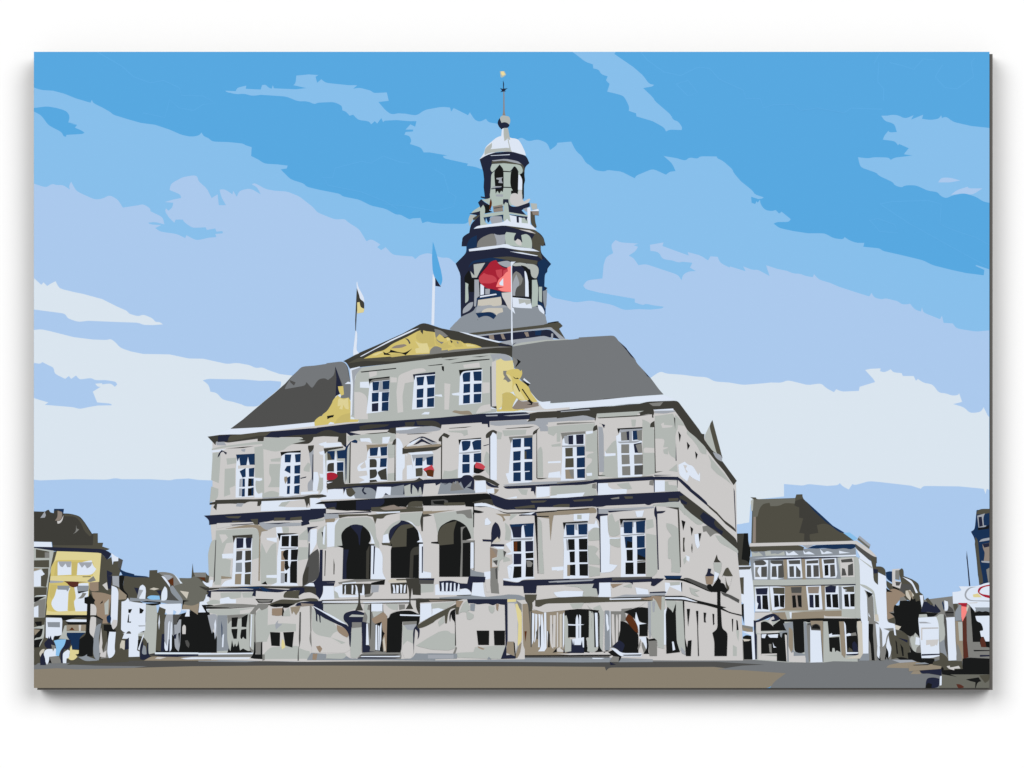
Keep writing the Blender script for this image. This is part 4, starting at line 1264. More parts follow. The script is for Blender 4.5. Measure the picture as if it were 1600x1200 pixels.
read('''
@town_hall
sg b1 220,310 700,280 755,310 765,460 760,650 670,680 675,365 420,375 430,460 350,470 300,610 330,660 410,680 390,850 420,910 290,910 280,990 200,990 190,850 215,400
st b1 260,360 340,360 370,400 300,470
sg b1 790,460 850,600 910,490 975,460 980,980 780,980 770,620
sg b1 160,440 220,420 200,900 130,880 120,600
w b1 295,605 460,595 460,660 300,660
w b1 850,405 980,400 980,460 860,430
w b1 850,870 980,865 980,905 850,900
w b1 970,270 1040,265 1055,340 990,345 1000,400 980,400
sg b1 1250,380 1370,280 1380,660 1240,690 1250,520 1370,520 1360,430 1260,430
sg b1 1050,265 1130,270 1130,340 1060,340
tn b1 285,880 415,895 410,910 285,918
w b1 50,940 130,980 150,930 185,930 170,1015 100,1015
tn b1 330,290 600,240 760,240 870,310 790,325 765,430 750,300 700,270
lg b1 760,215 830,200 1150,215 1290,215 1280,250 950,265 870,305 830,300 770,250
st b1 230,220 680,205 690,220 560,240 380,260 330,270 230,290
nv b1 390,240 680,222 690,230 430,248
nv b1 830,225 1150,210 1000,232
st b1 820,205 1290,180 1305,200 830,217
dg b1 214,430 223,430 206,940 188,965
tn b1 760,420 775,400 766,940 750,940
w b1 1400,300 1480,290 1480,470 1400,610 1395,420
lg b1 1370,350 1400,310 1395,450 1370,450
nv b1 1360,270 1500,258 1470,272 1400,290 1370,350
nv b1 1380,470 1393,470 1390,620 1370,690
sg b1 1490,300 1600,240 1600,540 1510,540 1480,470
bk b1 1538,330 1565,330 1560,420
w b1 1560,300 1580,250 1590,260 1575,490 1555,480
sg b1 1390,180 1580,160 1560,190 1400,205
@town_hall/parasol
dg b1 1300,890 1390,610 1490,540 1510,580 1510,880 1480,920 1380,980 1300,1010
vd b1 1300,890 1340,780 1380,760 1370,960 1310,1000
@town_hall/window:13
w b1 440,460 475,395 675,390 660,980 640,1000 280,1010 330,940 420,920 435,640
vd b1 425,375 675,360 675,405 460,400 440,465
nv b1 475,405 565,405 560,525 475,535
nv b1 595,405 670,400 655,530 600,530 590,430
st b1 475,545 650,535 640,560 470,562
dg b1 475,570 550,565 545,675 470,690
vd b1 585,565 660,560 660,680 585,690
gy b1 470,715 545,712 545,830 465,830
vd b1 580,710 660,700 658,830 585,840
tn b1 460,855 540,850 532,985 455,985
ol b1 580,855 655,850 650,990 578,985
@town_hall/window:14
w b1 1010,440 1030,360 1250,360 1230,975 1250,1000 900,1000 980,960 985,650
bk b1 985,345 1250,345 1180,360 1030,370 1015,445
bk b1 1042,380 1135,378 1130,510 1040,510
bk b1 1158,375 1248,372 1245,515 1155,510
lg b1 1020,530 1240,520 1220,540 1030,547
bt b1 1035,570 1080,560 1080,680 1035,680
bk b1 1075,555 1125,550 1120,680 1085,680 1050,610
bk b1 1158,550 1248,545 1235,680 1155,680
bt b1 1032,695 1078,690 1075,820 1030,822
bk b1 1080,690 1120,690 1125,760 1145,770 1100,812 1075,790
bk b1 1160,695 1235,690 1232,970 1145,965 1145,760
lg b1 1030,840 1080,840 1075,970 1028,970
bk b1 1080,850 1112,840 1108,960 1078,955
@town_hall/arch:1
sg b2 180,600 175,320 240,240 620,220 690,300 700,480 740,540 740,610 640,550 640,460 560,340 440,310 330,350 260,430 290,590
w b2 85,290 180,285 250,230 185,320 180,590 90,600
lg b2 50,180 230,185 230,230 60,250
tn b2 65,250 190,240 180,285 70,290
bk b2 260,435 330,350 440,310 540,330 620,410 640,500 610,550 640,570 630,1000 280,1000 290,610 210,585 280,580
nv b2 370,330 440,310 540,330 510,400 500,580 485,560 480,450
nv b2 290,630 360,630 330,800 330,1000 280,1000
vd b2 580,650 620,570 610,1000 575,990
w b2 615,390 660,480 685,555 610,552 640,540 640,470
w b2 640,580 690,580 690,605 740,610 785,700 780,920 825,1000 635,1000
bk b2 610,560 680,565 680,580 615,580
nv b2 672,580 690,590 675,940 662,935
vd b2 62,640 75,640 65,960 55,960
vd b2 170,740 184,820 180,940 168,940
@town_hall/arch:2
sg b2 780,530 800,420 900,300 1000,260 1000,180 1270,160 1270,250 1250,330 1220,340 1100,280 1000,280 880,370 855,430 870,540
w b2 790,450 850,430 870,540 780,547
bk b2 860,420 900,350 1000,290 1060,270 1150,310 1230,400 1245,520 1215,540 1285,545 1285,560 1240,570 1235,985 885,985 885,620 900,590 770,560 780,545 890,550 860,500
nv b2 860,410 900,350 1000,290 1010,265 1060,268 1130,310 1000,325 940,380 880,520
ol b2 870,545 885,500 950,390 1010,320 1150,310 1180,345 1085,370 1080,590 900,602 900,560
vd b2 1130,650 1170,600 1240,590 1240,690 1170,700 1160,980 1115,980
ol b2 770,545 890,553 890,580 780,572
w b2 1080,265 1150,285 1255,430 1288,540 1210,535 1245,510 1225,380 1150,310
bk b2 1210,538 1287,540 1287,557 1215,552
w b2 1240,560 1290,557 1290,900 1390,920 1390,985 1240,985
nv b2 1273,590 1288,590 1285,920 1272,920
vd b2 1270,200 1285,160 1400,205 1290,222 1285,400 1270,400 1250,260
@town_hall/arch:3
sg b3 -100,180 180,150 380,130 400,230 400,510 370,480 310,330 230,280 150,250 60,290 -20,340 -50,430 -70,300
gr b3 180,150 370,125 385,240 320,240 280,180 190,185
bk b3 -50,430 -20,340 60,290 150,247 230,280 310,330 365,450 370,490 300,512 415,515 410,540 360,540 360,970 -30,970 -30,560 -130,550 -130,535 -50,530
ol b3 -50,430 -10,350 50,305 190,270 150,400 150,560 -20,577 -50,530
gr b3 240,350 310,338 260,372 260,512 410,515 410,535 265,547 258,970 230,970 245,600
w b3 365,540 400,540 405,860 360,867
dg b3 402,520 412,540 410,905 400,900
gy b3 360,867 410,900 530,920 530,970 360,977
bk b3 395,80 408,130 405,350 395,350
@town_hall
nv b2 70,178 400,163 640,150 640,164 400,175 100,186
st b2 75,130 200,135 420,152 630,150 400,164 80,175
ol b2 230,190 600,185 610,205 330,215 240,238
ol b2 560,200 800,180 1000,170 820,200 790,245 710,240 690,310 660,220 600,210
w b2 690,165 1000,150 1000,165 720,180
tn b2 1280,150 1600,140 b3: 180,133 0,158 b2: 1400,180 1290,190
st b2 1390,130 1600,115 1600,140 1400,150
bk b3 405,130 480,145 530,160 480,175 410,170
w b3 540,250 570,230 620,290 600,320 540,325
w b3 410,55 540,45 650,90 760,140 640,110 590,95 410,90
bk b3 400,87 590,89 480,99
st b3 720,140 800,170 950,165 1600,130 1600,100 1200,100 1190,135 900,130
bk b3 700,138 800,168 1180,158 1600,127 1600,140 1180,175 800,180
tn b3 1190,175 1600,145 1600,190 1400,200 1385,280 1362,520 1345,240 1200,220
bk b3 1190,209 1340,209 1340,221 1200,223
nv b3 970,195 1180,165 1195,215 1150,200 970,207
w b3 985,188 1170,160 1120,192
bk b3 1160,195 1195,210 1210,930 1202,930 1185,560
sg b3 1200,230 1250,270 1260,600 1280,930 1220,930 1212,560
tn b3 670,180 860,185 860,210 770,210 800,260 770,280 760,220
sg b3 770,700 850,740 860,770 770,790
w b3 800,560 880,520 890,690 800,690 870,660
sg b3 850,270 950,190 870,185 850,240
sg b3 790,290 840,330 870,420 850,520 790,510 800,400
w b3 1375,850 1530,840 1530,880 1380,890
@town_hall/niche
nv b3 620,430 630,340 670,285 710,310 740,400 735,470 715,510 700,470 650,520 620,560
nv b3 510,500 620,505 625,532 515,527
bg b3 700,470 720,510 740,490 730,530 640,545
nv b3 620,558 785,563 782,590 610,592
w b3 640,590 780,595 775,622 700,620
bt b3 605,600 700,630 690,720 630,740 630,850 700,840 700,1000 610,1020
tp b3 605,600 700,630 690,720 650,650
sg b3 635,755 700,720 700,760 640,795
gr b3 610,860 700,850 700,1000 720,1180 620,1170 610,1020
dg b3 640,770 700,760 690,830
dg b3 670,870 700,850 700,1000 680,995
sg b3 700,630 770,630 780,740 720,770 715,900 700,850
dg b3 770,640 810,660 780,730
w b3 530,910 610,900 610,1010 540,1000
w b3 820,840 870,840 890,960 840,990
@town_hall/window:15
w b3 870,400 880,310 1155,300 1150,975 1170,990 920,1010 850,990 880,850 820,840 890,800
bl b3 850,315 1155,298 1150,330 1020,320 1000,340 995,480 895,480 880,390
nv b3 875,345 1000,340 995,480 900,480 882,400
bl b3 1025,325 1150,320 1145,470 1045,475
lg b3 865,495 1140,480 1130,510 870,516
bk b3 897,525 995,520 995,655 900,655
br b3 905,530 945,525 945,655 905,655
nv b3 1045,525 1145,520 1145,650 1048,655
nv b3 900,680 998,680 995,812 900,815
bk b3 1048,672 1148,665 1148,735 1052,742
bk b3 1055,755 1148,760 1148,970 1048,970
gr b3 1060,770 1100,765 1140,800 1120,845 1070,845
bk b3 905,840 998,838 998,975 930,985 890,985
@town_hall
st b4 480,180 1100,140 1140,160 630,187
lg b4 520,200 640,200 640,260 520,260
lg b4 640,200 1210,170 1220,187 900,225 640,237
nv b4 640,225 880,218 1000,210 650,247
tn b4 0,225 400,185 470,180 500,220 490,250 200,265 0,275
bk b4 0,214 400,194 400,206 0,227
nv b4 500,190 520,190 520,262 640,262 640,280 540,290 552,990 543,990 530,350 485,310 510,260
nv b4 1220,190 1240,165 1250,230 1360,225 1330,255 1255,260 1275,960 1262,960 1240,320 1215,270
w b4 545,295 630,285 640,480 660,560 790,560 790,575 670,575 660,890 760,905 690,990 552,1000
sg b4 640,290 690,260 730,370 770,340 790,490 780,530 700,550 650,520
sg b4 660,580 790,570 790,680 740,680 660,640
w b4 980,230 1090,220 1070,300 1000,305
w b4 210,265 320,260 410,255 400,350 210,350
sg b4 255,275 310,275 310,330 255,330
w b4 490,330 530,440 460,430 390,490 385,390 470,390
sg b4 390,510 470,430 530,440 535,590 400,600
sg b4 390,660 470,660 520,700 480,760 540,830 535,900 400,890
sg b4 400,910 535,940 540,1030 410,1050
sg b4 1115,340 1200,330 1215,430 1120,460
sg b4 1120,510 1240,530 1260,1000 1180,1060 1120,1050
sg b4 1370,400 1440,390 1440,440 1520,440 1545,980 1440,990 1430,830 1390,820 1400,560 1440,540
vd b4 1370,178 1525,185 1550,930 1540,930 1510,210
sg b4 1200,150 1400,115 1530,110 1600,170 1600,280 1530,190 1370,170 1200,162
w b4 0,930 90,925 90,965 0,975
@town_hall/window:16
w b4 80,560 110,385 385,365 385,520 395,1040 400,1065 80,1075 90,700
bk b4 75,370 385,352 385,375 115,385 90,460
lg b4 110,387 380,370 380,390 255,395 260,470 230,460 225,395 110,402
bl b4 112,400 222,395 220,530 122,530
bl b4 265,395 383,388 380,522 272,522
lg b4 85,555 380,530 380,550 250,565 85,567
bk b4 138,580 222,578 225,715 150,715
bk b4 275,575 383,572 383,712 278,712
bk b4 158,735 225,730 225,870 165,870
bk b4 278,730 383,728 385,870 280,870
tn b4 130,900 165,900 165,1040 130,1040
bk b4 165,900 232,895 232,1035 165,1030
bk b4 282,890 390,888 390,1038 285,1035
lg b4 115,570 140,600 150,720 125,720
@town_hall/window:17
w b4 795,430 830,340 1110,330 1100,520 1110,1040 800,1055 805,800
lg b4 800,400 830,345 1110,335 1110,360 960,370 960,430 800,430
bk b4 785,325 1112,315 1112,340 830,345 800,405
bl b4 835,365 945,360 945,505 840,505
bl b4 990,360 1105,345 1100,500 995,500
lg b4 790,530 1100,505 1090,527 950,532 850,547
bl b4 845,550 945,545 945,690 860,690
bk b4 880,600 945,620 945,690 870,690
bl b4 1000,540 1100,535 1100,685 1002,690
bk b4 870,712 950,710 950,850 875,850
bl b4 1005,705 1110,690 1110,840 1005,835
bk b4 1005,765 1110,810 1110,840 1005,840
gr b4 1005,848 1110,840 1110,862 1005,872
bk b4 858,872 958,870 960,1018 858,1018
bk b4 1003,875 1110,865 1110,1015 1003,1015
@town_hall
vd b5 75,338 245,343 255,520 271,1090 262,1090 235,360
sg b5 90,540 160,550 240,600 250,900 258,1160 150,1150 160,990 110,980 110,730 160,700 90,600
w b5 440,680 490,670 500,780 510,820 480,860 450,800
w b5 330,940 380,960 375,1020 340,1000
sg b5 300,990 340,950 340,1020 310,1060
@town_hall/window:side_d
bk b5 278,500 328,520 300,632
@town_hall/window:side_e
bk b5 388,578 425,610 405,697
@town_hall/window:side_f
bk b5 490,665 527,665 505,772
@town_hall/window:side_g
vd b5 298,720 320,720 312,800 320,897 298,895
@town_hall/window:side_h
vd b5 410,785 417,850 411,917 400,850
@town_hall
sg c1 275,210 540,200 530,270 390,290 280,270
w c1 270,285 380,260 400,290 470,290 470,340 270,345
sg c1 100,330 180,290 270,310 270,345 120,360
sg c1 545,210 690,200 680,270 560,270
w c1 80,290 120,230 130,290 60,320
nv c1 1380,95 1450,70 1510,0 1518,-330 1555,-330 1550,65 1600,60 1600,125 1560,130 1560,200 1520,300 1500,270 1440,205 1330,200 1250,250 1310,150 1450,150
vd c1 1320,140 1470,150 1470,240 1400,200 1330,210
w c1 1390,85 1440,90 1455,130 1320,127
@town_hall/string_course:lower
vd c1 50,130 120,150 500,135 800,125 1130,130 1330,125 1450,130 1450,150 1300,160 1160,160 900,150 500,155 250,160 100,185 10,130
nv c1 100,190 250,170 480,165 700,160 820,150 1130,175 1160,145 1310,140 1330,160 1250,250 1270,180 1160,180 1130,235 1100,185 1010,205 910,200 820,195 720,185 715,255 670,245 690,195 160,195 155,275 105,250 130,210
lg c1 260,155 690,160 680,170 250,173
bl c1 480,140 800,130 910,195 810,200 780,150 700,165
bk c1 785,100 840,65 862,107
ol c1 1090,190 1270,180 1250,240 1260,280 1070,270 1060,245
@town_hall/string_course:lower_right
nv b3 770,1015 880,1035 960,1045 1010,1010 1600,995 1600,1065 1190,1080 1180,1175 1030,1175 1020,1085 770,1080
lg b3 1330,1030 1600,1005 1600,1030 1350,1042
w b3 770,990 880,995 980,980 1160,980 1000,1010 960,1042 770,1010
nv b4 0,1085 480,1070 690,1055 1190,1050 1190,1075 1260,1065 1340,1080 1270,1130 1220,1170 1180,1160 1200,1110 950,1120 950,1150 930,1120 530,1120 530,1190 440,1190 470,1135 0,1150
lg b4 0,1100 470,1080 440,1100 0,1122
dg b4 690,1060 1190,1050 1170,1075 690,1097
bl b4 1340,1035 1565,1035 1545,1075 1370,1082
bk b4 1370,1080 1545,1072 1600,1075 1600,1112 1560,1092
''')
read('''
@town_hall/shop_front:a
sg c1 105,420 700,400 690,960 230,960 230,480 130,460
bk c1 0,460 110,455 110,520 150,610 180,700 230,730 235,880 230,960 0,960
gr c1 110,380 350,345 560,350 720,360 720,385 400,392 110,408
bk c1 40,362 160,358 195,370 90,385 400,395 740,385 400,407 100,412 100,430 155,490 110,482 80,430
st c1 520,430 700,402 640,460 520,477
lg c1 115,490 200,470 240,500 240,700 210,790 195,650 170,720 140,600
w c1 198,600 215,540 222,620 205,790
gy c1 240,490 360,490 360,800 390,930 230,940 235,600
bl c1 285,560 300,640 300,790 290,750
w c1 300,740 320,720 312,890 295,890
gr c1 360,490 520,480 620,480 600,520 410,550 370,600
bk c1 415,520 495,515 480,635 415,640
bk c1 540,520 620,475 600,640 540,635
bk c1 412,662 490,660 480,785 440,785 415,700
bk c1 535,670 600,660 600,790 570,780 560,760 540,790 520,770
bk c1 360,960 380,900 400,940 420,800 440,890 460,840 470,880 490,870 500,810 520,930 560,905 620,940 660,930 670,962
gr c1 630,480 650,480 640,890 690,930 680,960 640,930
w c1 660,480 673,480 656,890 645,880
gr c1 700,440 720,440 720,960 690,960
w c1 0,968 680,958 680,976 400,981 0,986
gr c1 0,984 680,976 670,1012 0,1017
w c1 0,1015 640,1018 640,1036 0,1040
@town_hall
sg c1 710,480 760,410 870,400 860,820 720,830
gr c1 740,340 880,345 870,400 790,430 760,400 720,440 700,470 690,480 640,470
gr c1 710,830 800,820 795,980 720,980
bk c1 700,820 715,830 715,980 778,980 782,830 800,820 800,1040 700,1035 650,1025 690,970
bk c1 710,285 940,290 915,335 750,337
gr c1 730,298 860,300 920,298 900,322 760,326
sg c1 810,980 900,890 1240,870 1260,900 1250,1035 830,1040
gr c1 800,980 830,980 830,1050 800,1060
sg c1 870,610 1050,590 1220,600 1220,690 900,700 860,800 840,760
ol c1 870,355 1030,290 1250,300 1380,275 1480,280 1500,310 1480,320 1290,310 1220,340 1150,350 880,367
bk c1 950,345 1220,345 1150,375 1110,400 1060,395 1075,450 1060,500 1045,500 1050,400 1060,380 950,390 890,372
nv c1 1210,370 1240,330 1400,315 1500,320 1500,345 1280,382
bt c1 920,405 1050,400 1045,490 1000,500 920,490
sg c1 1065,460 1130,390 1150,500 1060,500
tn c1 1150,390 1280,370 1260,430 1220,490 1190,440 1170,480
lg c1 955,600 1000,550 990,590 1050,600 970,668
y1 c1 1045,790 1070,800 1085,890 1045,918 1035,870
dg c1 1265,450 1282,450 1277,800 1262,900 1256,780
tp c1 1280,340 1440,350 1460,380 1400,370 1290,382
gr c1 1393,370 1417,380 1410,600 1417,890 1385,800 1400,700
sg c1 1260,900 1340,930 1390,940 1405,1035 1255,1035
dg c1 1240,1000 1250,880 1255,880 1255,1060 1240,1060
@town_hall/window:18
bk c1 895,700 1022,705 1018,878 912,872
@town_hall/window:19
bk c1 1060,703 1195,697 1175,895 1085,870
@town_hall/staircase
sg c2 200,345 640,345 640,400 480,450 450,520 510,610 340,510 200,430
sg c2 60,400 100,440 300,550 360,620 380,690 330,710 290,770 130,740 60,680
sg c2 300,770 450,820 520,850 470,870 400,880 420,840
st c2 50,690 130,745 300,770 400,860 520,820 540,920 480,960 60,960
bt c2 370,610 540,680 520,740 500,770 440,740 375,690
nv c2 0,320 200,310 200,430 100,385 70,370 100,345
nv c2 70,370 200,430 310,500 420,570 510,620 540,670 550,690 545,890 530,880 520,720 460,640 370,600 200,520 165,490 168,585 155,575 150,490 125,475 127,570 110,560 110,450
w c2 70,370 340,510 500,610 440,590 380,562 80,387
bt c2 110,880 160,870 190,910 160,960 140,940
w c2 200,125 330,125 340,290 150,300 200,220
nv c2 180,60 350,60 350,82 190,90
nv c2 180,90 345,85 335,125 190,125
w c2 340,140 440,110 440,240 640,240 640,262 400,270 340,240
sg c2 335,180 380,210 400,275 340,275
@town_hall/balustrade
vd c2 440,95 800,95 790,220 720,240 440,225
w c2 465,130 482,110 482,225 462,235 470,180
w c2 558,110 578,120 570,230 555,220
w c2 600,110 622,120 640,240 600,230 610,160
w c2 690,130 702,100 715,140 715,240 660,240 660,215 685,215
gr c2 385,80 600,40 970,40 900,62 620,75 400,102
w c2 440,88 610,73 610,88 440,102
bk c2 800,85 900,62 975,42 965,110 800,112
lg c2 800,115 900,115 890,200 800,210
gr c2 720,230 790,220 830,200 800,260 720,265
vd c2 1040,90 1250,80 1250,220 1050,220
w c2 1065,110 1090,110 1105,215 1072,215 1080,160
w c2 1112,110 1145,120 1140,215 1115,215
w c2 1160,105 1190,110 1182,215 1165,215
w c2 1210,120 1235,105 1225,212 1205,212
bg c2 1010,62 1050,35 1240,35 1230,60 1240,80 1020,82
ol c2 1110,38 1240,35 1230,52 1120,55
vd c2 1230,30 1400,25 1420,100 1420,240 1320,235 1310,150 1292,290 1275,290 1270,180
dg c2 1400,30 1590,30 1580,100 1400,100
nv c2 1400,30 1590,28 1585,52 1400,47
sg c2 1420,105 1590,100 1580,200 1420,210
w c3 240,110 280,100 300,190 540,180 640,130 690,215 690,237 240,237
nv c3 290,65 440,55 540,90 640,95 660,0 870,10 860,80 710,80 700,210 640,150 570,160 540,160 545,190 300,190
w c3 318,90 345,80 350,192 318,195 325,150
w c3 375,85 402,85 392,197 372,197
w c3 425,90 447,85 442,195 422,197
w c3 475,90 492,85 497,192 470,192
w c3 530,90 545,110 542,192 512,192
w c3 710,85 840,80 850,200 870,262 690,262
vd c3 500,240 690,232 690,245 520,248
@town_hall
dg c2 180,300 640,290 1280,285 1400,278 1600,288 1600,312 1280,302 640,302 180,312
w c2 190,318 640,318 650,330 190,332
w c2 700,325 1280,308 1280,322 700,337
dg c2 180,336 640,340 1280,330 1280,342 180,350
gr c3 930,100 1030,90 1037,220 940,212
st c3 865,50 930,30 925,200 880,200
gy c3 290,270 690,240 870,262 1090,240 1150,230 1300,235 1400,290 1300,300 1130,287 600,290 300,282
nv c3 640,290 1140,288 1145,800 1130,880 1130,990 1200,980 1240,1000 1245,1032 1060,1037 1090,930 1120,880 1110,360 1060,355 1010,340 965,372 900,340 760,357 740,340 650,340
vd c3 0,285 150,280 600,285 500,312 160,325 50,332 50,500 0,400
tp c3 160,300 490,308 180,320
w c3 55,345 190,340 200,500 50,580
sg c3 195,345 500,320 430,370 360,420 200,410
w c3 205,410 280,400 350,420 200,500
@town_hall/pillar:a
vd c2 640,220 662,220 662,345 700,430 600,430 640,350
nv c2 450,500 480,455 600,425 720,460 730,490 760,515 740,580 680,575 680,640 555,640 550,700 520,660 510,600 460,560
sg c2 520,510 560,480 720,490 757,512
sg c2 560,640 680,640 675,940 650,1000 600,1032 545,1015 540,900
gr c2 560,578 680,578 680,640 560,652
@town_hall/door
gr c2 740,360 1000,360 1000,960 680,960 690,560
sg c2 720,350 765,350 750,420 790,430 780,590 740,580 760,500 700,420
nv c2 680,570 740,580 738,860 780,870 790,900 780,940 870,947 690,957
w c2 740,600 757,590 772,860 735,862
vd c2 785,350 802,350 802,590 792,800 780,760
w c2 802,345 940,345 940,440 802,445
sg c2 810,440 950,445 830,520
st c2 950,345 1130,430 1030,470 1020,530 1000,500 950,450
sg c2 990,350 1140,350 1130,420 1080,430 1000,385
bt c2 805,535 950,450 1000,490 990,950 960,940 940,870 950,720 930,570 880,600 830,590
bk c2 850,600 930,570 940,690 970,715 940,780 950,950 850,930
w c2 855,610 875,610 880,930 850,920
w c2 885,620 900,620 907,930 890,930
w c2 905,640 930,580 925,800 912,900
bg c2 945,800 965,760 985,930 960,940
bk c2 1000,530 1025,520 1040,470 1150,435 1300,430 1370,465 1410,480 1400,590 1370,640 1360,570 1190,570 1180,900 1165,960 990,957
@town_hall/pillar:b
gr c2 1145,355 1222,355 1222,410 1150,425
vd c2 1275,290 1292,290 1290,340 1325,412 1230,412 1278,340
w c2 1160,478 1410,485 1410,502 1160,496
sg c2 1190,620 1330,640 1320,900 1300,970 1200,900
gr c2 1195,570 1370,563 1365,622 1200,612
lg c2 1210,612 1370,600 1320,680 1250,670
st c2 1180,880 1250,810 1330,850 1330,970 1300,1032 1220,1032 1190,960
nv c2 1340,640 1370,620 1410,660 1400,760 1380,792 1390,700 1350,660 1335,850 1330,980 1322,700
@town_hall/staircase
gr c2 680,960 1170,955 1180,1000 1170,1040 620,1040
bk c2 670,985 1160,980 1100,996 660,996
w c2 670,1000 1170,998 1150,1012 680,1012
nv c2 630,1022 700,1012 1170,1020 1100,1032 640,1037
gy c2 50,960 240,975 230,1032 450,1037 490,1000 540,1032 640,1032 1200,1037 1310,1032 1360,960 1380,1000 1470,1000 1500,970 1600,970 1600,1050 0,1050 0,1040
sg c2 235,1030 250,975 470,965 490,1000 450,1037
bt c2 70,970 130,970 115,1047 65,1047
sg c3 0,870 140,780 300,690 400,680 440,720 490,720 490,900 420,930 200,920 30,880
sg c3 280,570 350,490 355,580 290,630
ol c3 20,610 200,500 500,350 500,310 590,310 540,390 530,480 500,480 490,400 430,410 400,470 385,592 365,592 360,490 240,555 220,580 100,640 20,657
bt c3 500,310 590,310 545,390 505,385
bk c3 415,520 430,440 490,410 500,870 488,870 488,570 450,540 440,470 425,572
gy c3 0,965 130,970 150,965 520,970 510,1032 0,1045
lg c3 150,985 470,985 470,1035 150,1030
gr c3 465,965 500,880 512,900 490,972
@town_hall
sg c3 530,480 600,330 640,310 690,420 640,440 720,480 720,520 680,550 640,540 630,450 560,450
gy c3 680,350 740,345 730,440 680,430
sg c3 910,370 980,380 980,440 950,470 910,430
bt c3 1000,350 1035,350 1025,440 1005,420
sg c3 510,960 720,950 740,890 1000,870 1120,870 1060,1037 520,1020
bt c3 770,878 860,910 840,922 780,900
gy c3 890,1040 910,1008 945,1040
lg c3 1145,310 1250,310 1310,480 1290,900 1230,1000 1240,820 1145,820
st c3 1150,340 1230,340 1270,480 1270,860 1240,960 1230,820 1150,815
y1 c3 1145,290 1250,290 1250,320 1145,327
y1 c3 1240,350 1290,340 1322,480 1322,820 1270,880 1278,600
tn c3 1140,820 1220,820 1230,1000 1130,960
bk c3 1218,825 1235,835 1250,1030 1235,1000
tn c3 1240,1000 1280,870 1320,830 1300,970 1260,1030
gr c3 1250,300 1320,350 1322,450 1290,400
tn c3 1330,350 1420,340 1430,640 1410,880 1380,950 1340,880
br c3 1355,690 1400,690 1370,862
@town_hall/window:20
bk c3 758,682 915,682 912,862 778,862
@town_hall/window:21
bk c3 972,682 1112,682 1110,865 980,865
@town_hall
w c4 930,85 1070,80 1080,262 920,262
sg c4 490,120 860,100 840,150 900,160 910,250 720,260 740,190 680,140
w c4 360,205 500,185 730,190 720,260 400,267
nv c4 860,100 930,95 930,230 915,242 895,155 845,150
bt c4 1070,100 1230,95 1100,152
sg c4 1230,130 1330,90 1340,150
w c4 1380,140 1400,230 1550,230 1540,170
lg c4 1180,250 1240,230 1400,235 1600,230 1600,262 1100,267
@town_hall/shop_front:b
tn c4 60,430 560,410 560,990 0,990 0,880
dg c4 0,300 60,340 75,890 60,600 40,350
ol c4 0,230 150,230 140,300 400,270 700,255 1060,265 1060,300 1600,285 1600,312 1060,322 740,337 260,342 180,392 130,372 130,290 100,330 90,440 60,440 60,350 0,300
st c4 95,330 130,310 130,380 180,392 260,345 730,335 700,410 560,420 240,457 100,410
ol c4 130,310 240,300 250,350 180,390 130,375
sg c4 560,345 740,335 700,400 600,410
bk c4 1060,270 1600,255 1600,266 1100,285
w c4 1060,283 1450,274 1450,290 1060,297
bt c4 1450,280 1600,260 1600,300 1500,297
sg c4 800,340 980,340 990,440 970,940 940,940 930,430 870,430 800,400
st c4 770,360 840,335 1520,320 1430,390 1210,412 1200,442 980,442 940,360 850,400 875,442
w c4 90,460 120,470 112,800 90,860
dg c4 72,440 92,450 87,890 72,890
w c4 130,470 157,480 152,680 130,820 118,830 130,700
dg c4 140,700 165,650 165,790 145,790
w c4 170,475 197,480 187,890 168,890 175,600
bk c4 182,640 202,600 202,880 187,890
w c4 203,490 220,470 232,600 247,940 165,942 200,900
w c4 240,455 267,455 272,900 245,940
bk c4 290,670 312,730 312,892 290,892
w c4 278,690 290,690 285,880
st c4 315,490 342,490 347,860 360,912 330,890 315,800
bk c4 345,600 355,600 352,800
st c4 355,490 387,490 382,890 350,890
st c4 400,455 417,455 417,880 400,900
bg c4 435,480 462,470 462,890 435,900
st c4 400,910 430,890 490,940 470,950 405,945
w c4 475,480 492,450 492,850 475,920
bk c4 345,960 400,898 400,952
nv c4 480,960 490,910 500,960
sg c4 490,490 520,480 540,560 540,770 580,790 580,940 500,950
bk c4 500,430 660,410 800,415 930,430 912,450 905,650 890,890 870,890 860,470 800,430 800,765 770,770 780,900 810,957 740,950 740,770 540,765 540,560 520,490 500,500
nv c4 585,790 740,790 740,962 500,962 580,940
w c4 638,520 655,480 672,540 672,600 745,606 672,620 672,862 638,862 638,620 540,617 540,600 635,605
w c4 680,480 702,500 702,862 680,862
w c4 590,790 740,765 740,892 725,892 715,800 700,862 640,862 620,862 615,800 605,862
sg c4 765,780 800,770 805,440 832,440 835,670 845,440 862,470 870,890 920,900 860,957 780,940 790,860
w c4 875,460 907,460 917,880 890,890
bk c4 915,440 937,480 932,880 970,940 1000,962 1020,910 1050,940 870,952 920,920
gy c4 1000,430 1055,430 1065,600 1060,930 1000,930
w c4 1015,470 1040,490 1045,600 1060,660 1030,690 1015,560
w c4 1060,440 1070,440 1078,880 1065,900
gr c4 1070,440 1210,440 1200,560 1190,900 1075,900
st c4 1085,475 1115,480 1127,860 1100,870 1085,700
st c4 1140,490 1155,478 1167,560 1162,840 1138,840
st c4 1175,480 1202,480 1192,680 1175,712
gr c4 1210,410 1345,400 1250,450 1275,560 1200,567
bk c4 1195,565 1260,570 1340,640 1420,720 1420,962 1180,962 1160,800 1190,720
bk c4 1235,450 1340,410 1440,385 1545,400 1535,752 1430,750 1430,610 1520,590 1430,575 1390,460 1380,540 1300,475
br c4 1255,540 1290,475 1340,500 1410,620 1417,712 1380,700 1290,590
w c4 1375,540 1390,448 1432,580 1522,595 1430,607 1432,740 1420,650
nv c4 1090,880 1180,800 1240,840 1250,880 1210,962 1150,910
